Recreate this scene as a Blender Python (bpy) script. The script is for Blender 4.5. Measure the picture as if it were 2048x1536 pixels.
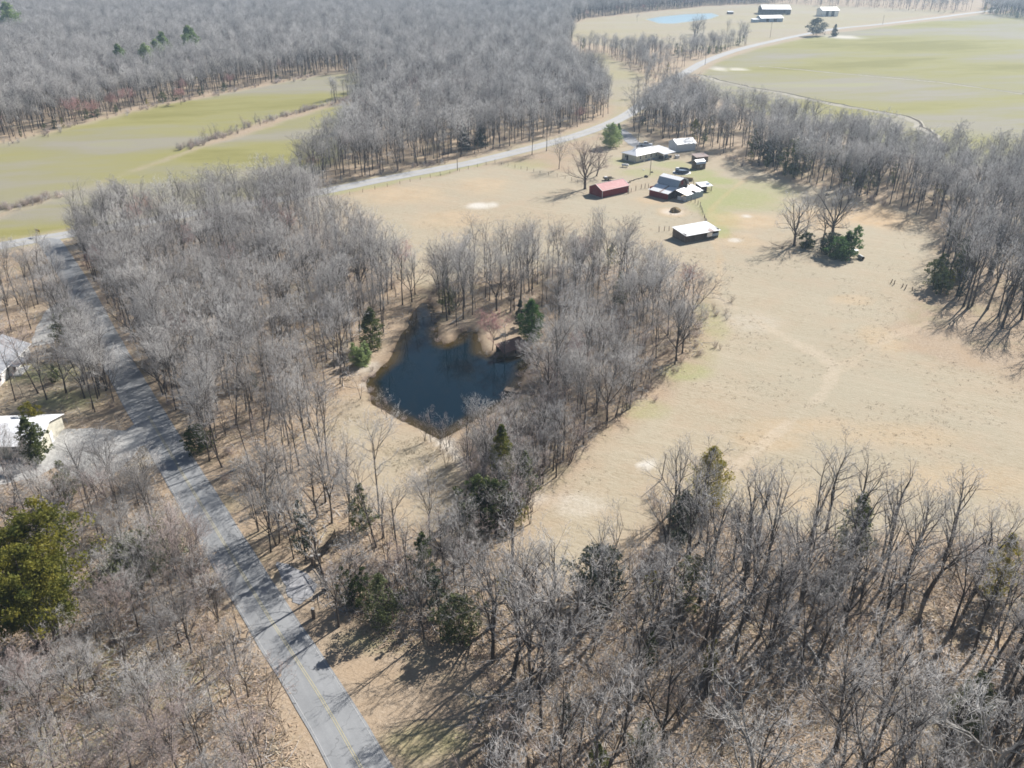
import bpy, math, random
import numpy as np
from mathutils import Vector, Matrix

# ------------------------------------------------------------------ camera, light, exposure
for o in list(bpy.data.objects): bpy.data.objects.remove(o)
SC = bpy.context.scene
COL = SC.collection
CAM_H, FPX, PITCH = 78.0, 1656.0, math.radians(28.6)     # metres, focal length in photo pixels, pitch
cam = bpy.data.cameras.new('camera'); camo = bpy.data.objects.new('camera', cam); COL.objects.link(camo)
cam.sensor_width = 36.0; cam.lens = 36.0 * FPX / 2048.0
cam.clip_start = 0.5; cam.clip_end = 9000
camo.location = (0, 0, CAM_H); camo.rotation_euler = (math.pi / 2 - PITCH, 0, 0)
SC.camera = camo

SUN_AZ, SUN_EL = math.radians(42), math.radians(38)      # clockwise from +Y
world = bpy.data.worlds.new('World'); SC.world = world; world.use_nodes = True
wn = world.node_tree; wn.nodes.clear()
sky = wn.nodes.new('ShaderNodeTexSky'); sky.sky_type = 'NISHITA'; sky.sun_disc = False
sky.sun_elevation = SUN_EL; sky.sun_rotation = SUN_AZ
sky.air_density = 1.0; sky.dust_density = 0.6; sky.ozone_density = 1.4
bg = wn.nodes.new('ShaderNodeBackground'); bg.inputs['Strength'].default_value = 0.05
wo = wn.nodes.new('ShaderNodeOutputWorld')
wn.links.new(sky.outputs[0], bg.inputs[0]); wn.links.new(bg.outputs[0], wo.inputs[0])
sun = bpy.data.lights.new('sun', 'SUN'); suno = bpy.data.objects.new('sun', sun); COL.objects.link(suno)
sun.energy = 5.0; sun.angle = math.radians(0.53); sun.color = (1.0, 0.965, 0.915)
sd = Vector((math.sin(SUN_AZ) * math.cos(SUN_EL), math.cos(SUN_AZ) * math.cos(SUN_EL), math.sin(SUN_EL)))
suno.rotation_euler = (-sd).to_track_quat('-Z', 'Y').to_euler(); suno.location = (60, 60, 200)
SC.view_settings.view_transform = 'Standard'; SC.view_settings.look = 'None'
SC.view_settings.exposure = 0.76; SC.view_settings.gamma = 1.0; SC.view_settings.use_curve_mapping = False
SC.cycles.max_bounces = 4; SC.cycles.diffuse_bounces = 2; SC.cycles.glossy_bounces = 2
SC.cycles.transparent_max_bounces = 6; SC.cycles.volume_bounces = 0
SC.cycles.use_denoising = True; SC.cycles.use_adaptive_sampling = False; SC.cycles.filter_width = 1.7
HAZE_DENSITY = 0.00021

# ------------------------------------------------------------------ survey helpers
cp, sp = math.cos(PITCH), math.sin(PITCH)
def G(u, v, z=0.0):
    """ground point (metres) surveyed from a photo position"""
    a = (u - 1024) / FPX; b = (768 - v) / FPX
    dx, dy, dz = a, cp + b * sp, -sp + b * cp
    t = (z - CAM_H) / dz
    return (dx * t, dy * t)
def PX(x, y, z=0.0):
    d = np.asarray(y) * cp + (CAM_H - np.asarray(z)) * sp
    u = 1024 + FPX * np.asarray(x) / d
    v = 768 - FPX * (np.asarray(y) * sp - (CAM_H - np.asarray(z)) * cp) / d
    return u, v, d
def height_to(y, v):
    b = (768 - v) / FPX
    return CAM_H + y * (-sp + b * cp) / (cp + b * sp)
def gp(pts, z=0.0): return [G(u, v, z) for u, v in pts]

def in_poly(xs, ys, poly):
    xs = np.asarray(xs, float); ys = np.asarray(ys, float)
    c = np.zeros(xs.shape, bool); n = len(poly); j = n - 1
    for i in range(n):
        xi, yi = poly[i]; xj, yj = poly[j]
        if yi != yj:
            m = ((yi > ys) != (yj > ys)) & (xs < (xj - xi) * (ys - yi) / (yj - yi) + xi)
            c ^= m
        j = i
    return c
def dist_line(xs, ys, pl, closed=False):
    xs = np.asarray(xs, float); ys = np.asarray(ys, float)
    best = np.full(xs.shape, 1e9)
    n = len(pl)
    for i in range(n if closed else n - 1):
        ax, ay = pl[i]; bx, by = pl[(i + 1) % n]
        dx, dy = bx - ax, by - ay; L2 = dx * dx + dy * dy + 1e-9
        t = np.clip(((xs - ax) * dx + (ys - ay) * dy) / L2, 0, 1)
        best = np.minimum(best, np.hypot(xs - ax - t * dx, ys - ay - t * dy))
    return best
def signed(xs, ys, poly):            # >0 inside
    d = dist_line(xs, ys, poly, True)
    return np.where(in_poly(xs, ys, poly), d, -d)
def sstep(a, b, x):
    t = np.clip((np.asarray(x, float) - a) / (b - a), 0, 1); return t * t * (3 - 2 * t)
_lat = np.random.RandomState(5).rand(256, 256)
def vnoise(x, y, size, octaves=3, seed=0):
    x = np.asarray(x, float); y = np.asarray(y, float); s = 0; amp = 1; tot = 0
    for o in range(octaves):
        fx = x / size + 17.3 * (seed + o); fy = y / size + 9.1 * (seed + o * 3)
        ix = np.floor(fx).astype(int); iy = np.floor(fy).astype(int); tx = fx - ix; ty = fy - iy
        tx = tx * tx * (3 - 2 * tx); ty = ty * ty * (3 - 2 * ty)
        a = _lat[ix % 256, iy % 256]; b = _lat[(ix + 1) % 256, iy % 256]
        c = _lat[ix % 256, (iy + 1) % 256]; d = _lat[(ix + 1) % 256, (iy + 1) % 256]
        s = s + amp * ((a * (1 - tx) + b * tx) * (1 - ty) + (c * (1 - tx) + d * tx) * ty)
        tot += amp; amp *= 0.5; size *= 0.5
    return s / tot

def smooth_line(pts, step=4.0):
    """Catmull-Rom through ground points"""
    P = [np.array(p, float) for p in pts]; P = [2 * P[0] - P[1]] + P + [2 * P[-1] - P[-2]]
    out = []
    for i in range(1, len(P) - 2):
        n = max(2, int(np.linalg.norm(P[i + 1] - P[i]) / step))
        for k in range(n):
            t = k / n; a, b, c, d = P[i - 1], P[i], P[i + 1], P[i + 2]
            out.append(0.5 * ((2 * b) + (c - a) * t + (2 * a - 5 * b + 4 * c - d) * t * t + (3 * b - a - 3 * c + d) * t ** 3))
    out.append(P[-2]); return [tuple(p) for p in out]

# ------------------------------------------------------------------ the lie of the land
ROAD = smooth_line(gp([(1010, 2050), (722, 1536), (642, 1397), (520, 1206), (406, 1016), (297, 833), (222, 700), (156, 573), (104, 490), (92, 476)]), 3)
COUNTY = smooth_line(gp([(-420, 575), (0, 492), (113, 473), (350, 433), (599, 392), (755, 361), (915, 331), (958, 322), (1060, 297), (1150, 272), (1217, 248),
                         (1262, 225), (1295, 199), (1330, 170), (1373, 144), (1420, 119), (1500, 93), (1618, 67), (1685, 56), (1757, 49), (1868, 36), (1951, 25), (2050, 14), (2200, 2)]), 6)
FARM_DRIVE = smooth_line(gp([(1205, 254), (1240, 262), (1270, 287), (1300, 300), (1332, 296)]), 2.5)
WEST_DRIVE = smooth_line(gp([(300, 860), (245, 885), (190, 885), (130, 880), (105, 905), (60, 935), (-60, 950)]), 2)
WEST_DRIVE2 = smooth_line(gp([(160, 600), (120, 615), (95, 650), (85, 690)]), 2)
APRON = gp([(552, 1124), (576, 1128), (634, 1168), (612, 1200), (586, 1204)])
POND = [G(680 + x * .2148, 580 + y * .2148, -0.5) for x, y in [
    (245, 850), (330, 770), (480, 655), (520, 570), (550, 480), (600, 400), (645, 330), (690, 210), (770, 125), (850, 135), (885, 280), (895, 420),
    (930, 490), (990, 512), (1090, 470), (1130, 420), (1185, 385), (1260, 400), (1300, 490), (1310, 575), (1400, 612), (1560, 625), (1770, 572),
    (1800, 650), (1720, 720), (1690, 820), (1660, 880), (1640, 1000), (1500, 1090), (1250, 1200), (1080, 1300), (930, 1385), (800, 1310), (550, 1190), (330, 1060)]]
FAR_POND = gp([(1292, 38), (1320, 33), (1368, 28), (1420, 26), (1436, 31), (1420, 37), (1385, 42), (1345, 47), (1318, 46)])
DITCH = smooth_line(gp([(1395, 150), (1440, 163), (1500, 177), (1560, 186), (1640, 203), (1700, 213), (1780, 226), (1825, 237), (1850, 254), (1872, 278), (1886, 300)]), 4)
DITCH2 = smooth_line(gp([(1520, 133), (1640, 142), (1760, 152), (1880, 163), (2048, 185)]), 6)
TRACK = smooth_line(gp([(1430, 590), (1500, 632), (1580, 680), (1645, 715), (1668, 742), (1640, 790), (1560, 860), (1480, 925), (1400, 985)]), 2)
TRACK2 = smooth_line(gp([(1665, 745), (1720, 710), (1790, 672), (1880, 640)]), 2)
TRACK3 = smooth_line(gp([(1430, 590), (1440, 520), (1425, 470), (1420, 430), (1440, 400), (1500, 350)]), 2)
LFIELD = gp([(-700, 470), (0, 288), (330, 208), (640, 153), (715, 149), (738, 175), (700, 193), (640, 210), (520, 241), (450, 267), (370, 303), (200, 365), (100, 394), (0, 428), (-500, 575)])
LFIELD2 = gp([(-500, 585), (0, 434), (110, 394), (370, 306), (640, 219), (722, 204), (700, 290), (600, 380), (350, 424), (110, 462), (0, 480), (-400, 566)])
RFIELD = gp([(1398, 152), (1440, 122), (1510, 99), (1625, 73), (1765, 54), (1960, 29), (2300, 20), (3000, 150), (3000, 420), (2048, 335), (1880, 330), (1800, 300), (1700, 270), (1560, 240), (1460, 205), (1400, 180)])
LAWN = gp([(1128, 54), (1180, 38), (1290, 26), (1420, 13), (1560, 8), (1920, 22), (1750, 47), (1610, 66), (1490, 90), (1440, 95), (1380, 98), (1300, 85), (1250, 98), (1180, 88), (1140, 80)])
CLEARING = gp([(1128, 118), (1150, 108), (1205, 108), (1238, 128), (1262, 145), (1290, 158), (1286, 190), (1255, 215), (1228, 232), (1222, 200), (1190, 160), (1135, 136)])
PASTURE = gp([(598, 410), (760, 374), (950, 335), (1010, 325), (1130, 345), (1180, 285), (1245, 252), (1330, 290), (1430, 305), (1560, 355), (1750, 405), (1850, 430),
              (1890, 540), (1800, 640), (1820, 700), (2048, 760), (2400, 850), (2500, 1150), (1900, 1085), (1700, 1075), (1500, 1045), (1330, 1010), (1190, 1150), (1080, 1165), (1050, 1080),
              (1120, 990), (1180, 900), (1320, 800), (1410, 710), (1420, 600), (1390, 545), (1250, 530), (1000, 545), (860, 570), (780, 545), (680, 480)])
DAM = gp([(660, 800), (740, 790), (880, 890), (960, 960), (960, 1010), (900, 1060), (800, 1040), (680, 980), (640, 880)])
FARM_C = G(1330, 340)
LAWN_LEFT = gp([(-60, 700), (60, 740), (160, 720), (200, 780), (130, 860), (20, 870), (-60, 860)])

def land(x, y):
    x = np.asarray(x, float); y = np.asarray(y, float)
    dr = np.minimum(dist_line(x, y, ROAD), dist_line(x, y, COUNTY))
    m = sstep(5, 14, dr) * sstep(50, 80, np.hypot(x - FARM_C[0], y - FARM_C[1]))
    m = m * sstep(3, 10, dist_line(x, y, WEST_DRIVE))
    z = m * (vnoise(x, y, 38, 3, 2) - 0.5) * 0.7
    z = z + m * sstep(200, 500, y) * (vnoise(x, y, 160, 2, 7) - 0.5) * 3.0 * (1 - sstep(0, 40, signed(x, y, LAWN) + 40))
    s = signed(x, y, POND) + 1.3 * (vnoise(x, y, 3.5, 3, 31) - 0.5)
    z = z * sstep(1, 9, -s)
    z = np.where(s > -1.6, -1.1 * sstep(-1.6, 1.2, s) - 1.3 * sstep(0.5, 7, s), z)
    dd = np.minimum(dist_line(x, y, DITCH), 50)
    s = s
    sf = signed(x, y, FAR_POND)
    z = np.where(sf > -8, np.minimum(z, 0.0) * 0 - 0.5 * sstep(-3, 2, sf), z)
    return z
def land1(x, y): return float(land(np.array([x]), np.array([y]))[0])

# ------------------------------------------------------------------ materials
def nodes(name):
    m = bpy.data.materials.new(name); m.use_nodes = True
    nt = m.node_tree; nt.nodes.clear()
    out = nt.nodes.new('ShaderNodeOutputMaterial'); b = nt.nodes.new('ShaderNodeBsdfPrincipled')
    nt.links.new(b.outputs[0], out.inputs['Surface'])
    b.inputs['Specular IOR Level'].default_value = 0.3
    return m, nt, b, out
def N(nt, kind, **kw):
    n = nt.nodes.new(kind)
    for k, v in kw.items(): setattr(n, k, v)
    return n
def rgb(c): return (c[0], c[1], c[2], 1.0)
def noise(nt, vec, scale, detail=3, rough=0.6):
    n = nt.nodes.new('ShaderNodeTexNoise'); n.inputs['Scale'].default_value = scale
    n.inputs['Detail'].default_value = detail; n.inputs['Roughness'].default_value = rough
    if vec is not None: nt.links.new(vec, n.inputs['Vector'])
    return n.outputs['Fac']
def ramp(nt, fac, stops):
    r = nt.nodes.new('ShaderNodeValToRGB'); e = r.color_ramp.elements
    e[0].position, e[0].color = stops[0][0], rgb(stops[0][1]); e[1].position, e[1].color = stops[-1][0], rgb(stops[-1][1])
    for p, c in stops[1:-1]:
        k = e.new(p); k.color = rgb(c)
    nt.links.new(fac, r.inputs[0]); return r.outputs[0]
def mix(nt, fac, a, b, blend='MIX'):
    m = nt.nodes.new('ShaderNodeMix'); m.data_type = 'RGBA'; m.blend_type = blend
    for s, v in ((m.inputs[0], fac), (m.inputs[6], a), (m.inputs[7], b)):
        if hasattr(v, 'links'): nt.links.new(v, s)
        elif isinstance(v, (int, float)): s.default_value = v
        else: s.default_value = rgb(v)
    return m.outputs[2]
def mth(nt, op, a, b=None, clamp=False):
    m = nt.nodes.new('ShaderNodeMath'); m.operation = op; m.use_clamp = clamp
    for s, v in zip(m.inputs, (a, b)):
        if v is None: continue
        if hasattr(v, 'links'): nt.links.new(v, s)
        else: s.default_value = v
    return m.outputs[0]
def bump(nt, b, h, strength, dist):
    n = nt.nodes.new('ShaderNodeBump'); n.inputs['Strength'].default_value = strength; n.inputs['Distance'].default_value = dist
    nt.links.new(h, n.inputs['Height']); nt.links.new(n.outputs[0], b.inputs['Normal'])
def simple(name, c1, c2=None, scale=3.0, rough=0.8, metal=0.0, rnd=0.0, bumpy=0.0, coord='Object', stretch=None):
    m, nt, b, out = nodes(name)
    tc = N(nt, 'ShaderNodeTexCoord'); vec = tc.outputs[coord]
    if stretch:
        mp = N(nt, 'ShaderNodeMapping'); mp.inputs['Scale'].default_value = stretch
        nt.links.new(vec, mp.inputs[0]); vec = mp.outputs[0]
    f = noise(nt, vec, scale, 4, 0.65)
    col = ramp(nt, f, [(0.3, c1), (0.7, c2 or c1)])
    if rnd:
        oi = N(nt, 'ShaderNodeObjectInfo'); hv = N(nt, 'ShaderNodeHueSaturation')
        nt.links.new(mth(nt, 'ADD', mth(nt, 'MULTIPLY', oi.outputs['Random'], 2 * rnd), 1 - rnd), hv.inputs['Value'])
        nt.links.new(col, hv.inputs['Color']); col = hv.outputs[0]
    nt.links.new(col, b.inputs['Base Color']); b.inputs['Roughness'].default_value = rough; b.inputs['Metallic'].default_value = metal
    if bumpy: bump(nt, b, f, bumpy, 0.05)
    return m
def twig_mat(name, c1, c2, rnd=0.2):
    m, nt, b, out = nodes(name)
    oi = N(nt, 'ShaderNodeObjectInfo'); geo = N(nt, 'ShaderNodeNewGeometry')
    f = noise(nt, geo.outputs['Position'], 0.35, 2)
    f2 = mth(nt, 'ADD', mth(nt, 'MULTIPLY', oi.outputs['Random'], 0.6), mth(nt, 'MULTIPLY', f, 0.5))
    col = ramp(nt, f2, [(0.15, c1), (0.85, c2)])
    nt.links.new(col, b.inputs['Base Color']); b.inputs['Roughness'].default_value = 0.75
    return m
def leaf_mat(name, c1, c2, c3, trans=0.3, scale=0.9):
    m, nt, b, out = nodes(name)
    tc = N(nt, 'ShaderNodeTexCoord'); oi = N(nt, 'ShaderNodeObjectInfo')
    f = noise(nt, tc.outputs['Object'], scale, 3)
    f = mth(nt, 'ADD', f, mth(nt, 'MULTIPLY', mth(nt, 'SUBTRACT', oi.outputs['Random'], 0.5), 0.25))
    col = ramp(nt, f, [(0.3, c1), (0.5, c2), (0.7, c3)])
    nt.links.new(col, b.inputs['Base Color']); b.inputs['Roughness'].default_value = 0.7
    tr = N(nt, 'ShaderNodeBsdfTranslucent'); nt.links.new(col, tr.inputs[0])
    mx = N(nt, 'ShaderNodeMixShader'); mx.inputs[0].default_value = trans
    nt.links.new(b.outputs[0], mx.inputs[1]); nt.links.new(tr.outputs[0], mx.inputs[2]); nt.links.new(mx.outputs[0], out.inputs[0])
    return m

def ground_mat():
    m, nt, b, out = nodes('ground_cover')
    geo = N(nt, 'ShaderNodeNewGeometry'); P = geo.outputs['Position']
    def att(n):
        a = N(nt, 'ShaderNodeAttribute'); a.attribute_name = n; return a.outputs['Fac']
    fine = noise(nt, P, 1.9, 5, 0.75); mid = noise(nt, P, 0.16, 4, 0.6); big = noise(nt, P, 0.022, 4, 0.6)
    speck = noise(nt, P, 4.5, 3, 0.8)
    # mown rows of the big pasture
    mp = N(nt, 'ShaderNodeMapping', vector_type='TEXTURE'); mp.inputs['Rotation'].default_value = (0, 0, math.radians(-27)); mp.inputs['Scale'].default_value = (2.6, 0.75, 1)
    nt.links.new(P, mp.inputs[0]); rows = noise(nt, mp.outputs[0], 1.6, 4, 0.75)
    mp3 = N(nt, 'ShaderNodeMapping', vector_type='TEXTURE'); mp3.inputs['Rotation'].default_value = (0, 0, math.radians(-27)); mp3.inputs['Scale'].default_value = (60, 1.6, 1)
    nt.links.new(P, mp3.inputs[0]); mow = noise(nt, mp3.outputs[0], 1.0, 3, 0.6)
    tan = ramp(nt, mth(nt, 'ADD', mth(nt, 'MULTIPLY', fine, 0.4), mth(nt, 'MULTIPLY', rows, 0.6)),
               [(0.30, (0.19, 0.145, 0.098)), (0.43, (0.345, 0.285, 0.197)), (0.56, (0.405, 0.343, 0.25)), (0.70, (0.455, 0.39, 0.29))])
    tan = mix(nt, mth(nt, 'MULTIPLY', ramp(nt, mid, [(0.45, (0, 0, 0)), (0.65, (1, 1, 1))]), 0.55), tan, (0.41, 0.315, 0.22))
    tan = mix(nt, mth(nt, 'MULTIPLY', ramp(nt, big, [(0.4, (0, 0, 0)), (0.62, (1, 1, 1))]), 0.5), tan, (0.385, 0.35, 0.265))
    tan = mix(nt, mth(nt, 'MULTIPLY', ramp(nt, mow, [(0.5, (0, 0, 0)), (0.64, (1, 1, 1))]), 0.16), tan, (0.50, 0.43, 0.33))
    lit = ramp(nt, mth(nt, 'ADD', mth(nt, 'MULTIPLY', fine, 0.5), mth(nt, 'MULTIPLY', speck, 0.5)),
               [(0.30, (0.17, 0.125, 0.09)), (0.46, (0.335, 0.26, 0.185)), (0.62, (0.46, 0.37, 0.275))])
    lit = mix(nt, mth(nt, 'MULTIPLY', ramp(nt, mid, [(0.4, (0, 0, 0)), (0.65, (1, 1, 1))]), 0.6), lit, (0.38, 0.28, 0.185))
    lit = mix(nt, mth(nt, 'MULTIPLY', ramp(nt, noise(nt, P, 0.07, 4, 0.7), [(0.52, (0, 0, 0)), (0.68, (1, 1, 1))]), 0.5), lit, (0.27, 0.245, 0.14))
    mp2 = N(nt, 'ShaderNodeMapping', vector_type='TEXTURE'); mp2.inputs['Rotation'].default_value = (0, 0, math.radians(12)); mp2.inputs['Scale'].default_value = (3.0, 0.9, 1)
    nt.links.new(P, mp2.inputs[0]); streak = noise(nt, mp2.outputs[0], 0.011, 8, 0.66)
    grn = ramp(nt, streak, [(0.36, (0.215, 0.20, 0.06)), (0.44, (0.275, 0.255, 0.095)), (0.50, (0.27, 0.25, 0.14)), (0.57, (0.28, 0.255, 0.205)), (0.66, (0.30, 0.29, 0.16))])
    grn = mix(nt, mth(nt, 'MULTIPLY', fine, 0.2), grn, (0.27, 0.245, 0.14))
    soil = ramp(nt, mth(nt, 'ADD', mth(nt, 'MULTIPLY', fine, 0.5), mth(nt, 'MULTIPLY', mid, 0.5)), [(0.35, (0.42, 0.27, 0.14)), (0.6, (0.55, 0.41, 0.26))])
    pale = ramp(nt, fine, [(0.3, (0.46, 0.42, 0.36)), (0.65, (0.66, 0.62, 0.55))])
    jit = mth(nt, 'MULTIPLY', mth(nt, 'SUBTRACT', noise(nt, P, 0.45, 4, 0.7), 0.5), 1.1)
    def msk(n, amt=1.0):
        a = att(n); e = mth(nt, 'MULTIPLY', jit, mth(nt, 'MULTIPLY', a, mth(nt, 'SUBTRACT', 1.0, a)))
        return mth(nt, 'ADD', a, mth(nt, 'MULTIPLY', e, 3.0 * amt), True)
    c = mix(nt, msk('litter'), tan, lit)
    c = mix(nt, msk('green'), c, grn)
    c = mix(nt, msk('fresh'), c, ramp(nt, fine, [(0.3, (0.20, 0.235, 0.075)), (0.65, (0.36, 0.37, 0.17))]))
    c = mix(nt, msk('soil'), c, soil)
    c = mix(nt, msk('pale'), c, pale)
    c = mix(nt, msk('mud'), c, ramp(nt, fine, [(0.3, (0.05, 0.035, 0.02)), (0.7, (0.15, 0.10, 0.06))]))
    nt.links.new(c, b.inputs['Base Color']); b.inputs['Roughness'].default_value = 0.95; b.inputs['Specular IOR Level'].default_value = 0.1
    h = mth(nt, 'ADD', mth(nt, 'MULTIPLY', fine, 0.7), mth(nt, 'MULTIPLY', rows, 0.6))
    bump(nt, b, h, 0.6, 0.2)
    return m
def asphalt(name, c1, c2, ang):
    m, nt, b, out = nodes(name)
    geo = N(nt, 'ShaderNodeNewGeometry'); P = geo.outputs['Position']
    f = noise(nt, P, 0.25, 5, 0.7); g = noise(nt, P, 6, 3, 0.7)
    mp = N(nt, 'ShaderNodeMapping', vector_type='TEXTURE'); mp.inputs['Rotation'].default_value = (0, 0, ang); mp.inputs['Scale'].default_value = (14, 0.9, 1)
    nt.links.new(P, mp.inputs[0]); w = noise(nt, mp.outputs[0], 1.0, 3, 0.6)
    c = ramp(nt, mth(nt, 'ADD', mth(nt, 'MULTIPLY', f, 0.4), mth(nt, 'ADD', mth(nt, 'MULTIPLY', g, 0.25), mth(nt, 'MULTIPLY', w, 0.35))), [(0.36, c1), (0.64, c2)])
    vo = N(nt, 'ShaderNodeTexVoronoi'); vo.feature = 'DISTANCE_TO_EDGE'; vo.inputs['Scale'].default_value = 0.16
    dist = N(nt, 'ShaderNodeMix'); dist.data_type = 'VECTOR'; dist.inputs[0].default_value = 0.06
    nn = N(nt, 'ShaderNodeTexNoise'); nn.inputs['Scale'].default_value = 0.9; nt.links.new(P, nn.inputs['Vector'])
    ad = N(nt, 'ShaderNodeVectorMath'); ad.operation = 'ADD'; sc = N(nt, 'ShaderNodeVectorMath'); sc.operation = 'SCALE'; sc.inputs['Scale'].default_value = 2.0
    nt.links.new(nn.outputs['Color'], sc.inputs[0]); nt.links.new(P, ad.inputs[0]); nt.links.new(sc.outputs[0], ad.inputs[1]); nt.links.new(ad.outputs[0], vo.inputs['Vector'])
    crack = ramp(nt, vo.outputs['Distance'], [(0.0, (1, 1, 1)), (0.012, (0, 0, 0))])
    c = mix(nt, mth(nt, 'MULTIPLY', crack, 0.5), c, (0.08, 0.08, 0.08))
    nt.links.new(c, b.inputs['Base Color']); b.inputs['Roughness'].default_value = 0.85; bump(nt, b, g, 0.3, 0.02)
    return m
def water_mat(name, deep, shallow, rough, ripple):
    m, nt, b, out = nodes(name)
    geo = N(nt, 'ShaderNodeNewGeometry'); P = geo.outputs['Position']
    a = N(nt, 'ShaderNodeAttribute'); a.attribute_name = 'depth'
    f = mth(nt, 'ADD', a.outputs['Fac'], mth(nt, 'MULTIPLY', mth(nt, 'SUBTRACT', noise(nt, P, 0.4, 4), 0.5), 0.35), True)
    c = mix(nt, f, shallow, deep)
    nt.links.new(c, b.inputs['Base Color']); b.inputs['Roughness'].default_value = rough; b.inputs['IOR'].default_value = 1.33
    b.inputs['Specular IOR Level'].default_value = 0.5
    h = noise(nt, P, 1.6, 3, 0.6); bump(nt, b, h, ripple, 0.05)
    return m
def stain_mat(name, base, dirt, amt=0.5, rough=0.45, metal=0.0, scale=0.8, stretch=(1, 1, 1)):
    m, nt, b, out = nodes(name)
    tc = N(nt, 'ShaderNodeTexCoord'); mp = N(nt, 'ShaderNodeMapping'); mp.inputs['Scale'].default_value = stretch
    nt.links.new(tc.outputs['Object'], mp.inputs[0])
    f = noise(nt, mp.outputs[0], scale, 5, 0.7)
    c = mix(nt, mth(nt, 'MULTIPLY', ramp(nt, f, [(0.45, (0, 0, 0)), (0.72, (1, 1, 1))]), amt), base, dirt)
    nt.links.new(c, b.inputs['Base Color']); b.inputs['Roughness'].default_value = rough; b.inputs['Metallic'].default_value = metal
    return m

M = {}
M['ground'] = ground_mat()
M['road'] = asphalt('weathered_asphalt', (0.22, 0.225, 0.23), (0.30, 0.305, 0.31), math.radians(-58))
M['county'] = asphalt('pale_asphalt', (0.33, 0.325, 0.32), (0.42, 0.415, 0.41), math.radians(35))
M['gravel'] = simple('gravel', (0.28, 0.275, 0.265), (0.50, 0.49, 0.465), 1.6, 0.95, bumpy=0.5)
M['chip'] = simple('grey_chippings', (0.22, 0.22, 0.23), (0.40, 0.40, 0.41), 1.2, 0.95, bumpy=0.5)
M['yellow'] = simple('worn_yellow_paint', (0.38, 0.34, 0.20), (0.44, 0.40, 0.28), 2.0, 0.7)
M['wline'] = simple('worn_white_paint', (0.36, 0.36, 0.35), (0.48, 0.48, 0.47), 1.5, 0.7)
M['water'] = water_mat('pond_water', (0.002, 0.011, 0.019), (0.055, 0.036, 0.009), 0.015, 0.006)
M['farwater'] = water_mat('far_pond_water', (0.32, 0.44, 0.50), (0.34, 0.40, 0.40), 0.3, 0.0)  # pale blue base colour stands in for sky reflected off the ripples
M['bark'] = simple('bark', (0.05, 0.041, 0.035), (0.14, 0.118, 0.10), 2.5, 0.95, rnd=0.25)
M['bark_pale'] = simple('pale_bark', (0.20, 0.185, 0.165), (0.44, 0.42, 0.39), 1.2, 0.9, rnd=0.1)
M['twig'] = twig_mat('grey_twigs', (0.23, 0.212, 0.20), (0.58, 0.555, 0.53))
M['twig_warm'] = twig_mat('pinkish_twigs', (0.29, 0.225, 0.20), (0.53, 0.435, 0.40))
M['twig_red'] = twig_mat('budding_red_twigs', (0.40, 0.19, 0.175), (0.58, 0.36, 0.33))
M['twig_pale'] = twig_mat('pale_twigs', (0.42, 0.40, 0.375), (0.62, 0.60, 0.57))
M['brush'] = twig_mat('brown_brush', (0.19, 0.145, 0.115), (0.35, 0.275, 0.225))
M['cedar'] = leaf_mat('cedar_green', (0.045, 0.068, 0.02), (0.10, 0.125, 0.038), (0.18, 0.19, 0.062), trans=0.38)
M['olive'] = leaf_mat('cedar_olive', (0.085, 0.105, 0.02), (0.23, 0.215, 0.036), (0.40, 0.33, 0.05), trans=0.45, scale=0.55)
M['pine'] = leaf_mat('bright_evergreen', (0.045, 0.10, 0.028), (0.10, 0.19, 0.05), (0.17, 0.28, 0.08), trans=0.42)
M['palegreen'] = leaf_mat('pale_green_leaves', (0.14, 0.20, 0.075), (0.28, 0.36, 0.14), (0.42, 0.49, 0.24), trans=0.4)
M['bluegreen'] = leaf_mat('blue_green_needles', (0.030, 0.045, 0.030), (0.06, 0.078, 0.05), (0.11, 0.12, 0.08))
M['privet'] = leaf_mat('thin_green_leaves', (0.07, 0.085, 0.035), (0.13, 0.15, 0.06), (0.20, 0.21, 0.10))
M['white_metal'] = stain_mat('white_roof_metal', (0.80, 0.80, 0.80), (0.62, 0.62, 0.60), 0.4, 0.45, 0.4)
M['white_paint'] = stain_mat('white_paint', (0.80, 0.79, 0.77), (0.66, 0.64, 0.60), 0.5, 0.6)
M['cream'] = stain_mat('cream_siding', (0.60, 0.57, 0.47), (0.47, 0.44, 0.36), 0.5, 0.7)
M['white_tin'] = stain_mat('bright_tin', (0.86, 0.86, 0.87), (0.66, 0.63, 0.60), 0.45, 0.5)
M['galv'] = stain_mat('galvanised_sheet', (0.72, 0.74, 0.76), (0.55, 0.48, 0.42), 0.5, 0.45, 0.5, 0.7, (1, 1, 1))
M['rusty'] = stain_mat('rusty_sheet', (0.42, 0.34, 0.31), (0.28, 0.14, 0.09), 0.9, 0.7, 0.0, 0.8)
M['redwall'] = stain_mat('barn_red_boards', (0.22, 0.018, 0.016), (0.13, 0.02, 0.018), 0.6, 0.8)
M['redroof'] = stain_mat('faded_red_roof', (0.50, 0.17, 0.16), (0.56, 0.27, 0.25), 0.6, 0.5)
M['bluesheet'] = stain_mat('blue_grey_sheet', (0.30, 0.38, 0.47), (0.22, 0.26, 0.32), 0.5, 0.5)
M['oldwood'] = simple('weathered_wood', (0.10, 0.075, 0.055), (0.23, 0.185, 0.145), 2.0, 0.9, stretch=(1, 1, 0.3))
M['darkwood'] = simple('dark_wood', (0.035, 0.028, 0.024), (0.085, 0.065, 0.052), 2.0, 0.9)
M['brownshed'] = simple('brown_boards', (0.13, 0.10, 0.075), (0.21, 0.165, 0.125), 1.5, 0.85, stretch=(4, 4, 0.4))
M['shingle'] = simple('grey_shingles', (0.24, 0.25, 0.27), (0.36, 0.37, 0.39), 2.5, 0.9)
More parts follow.
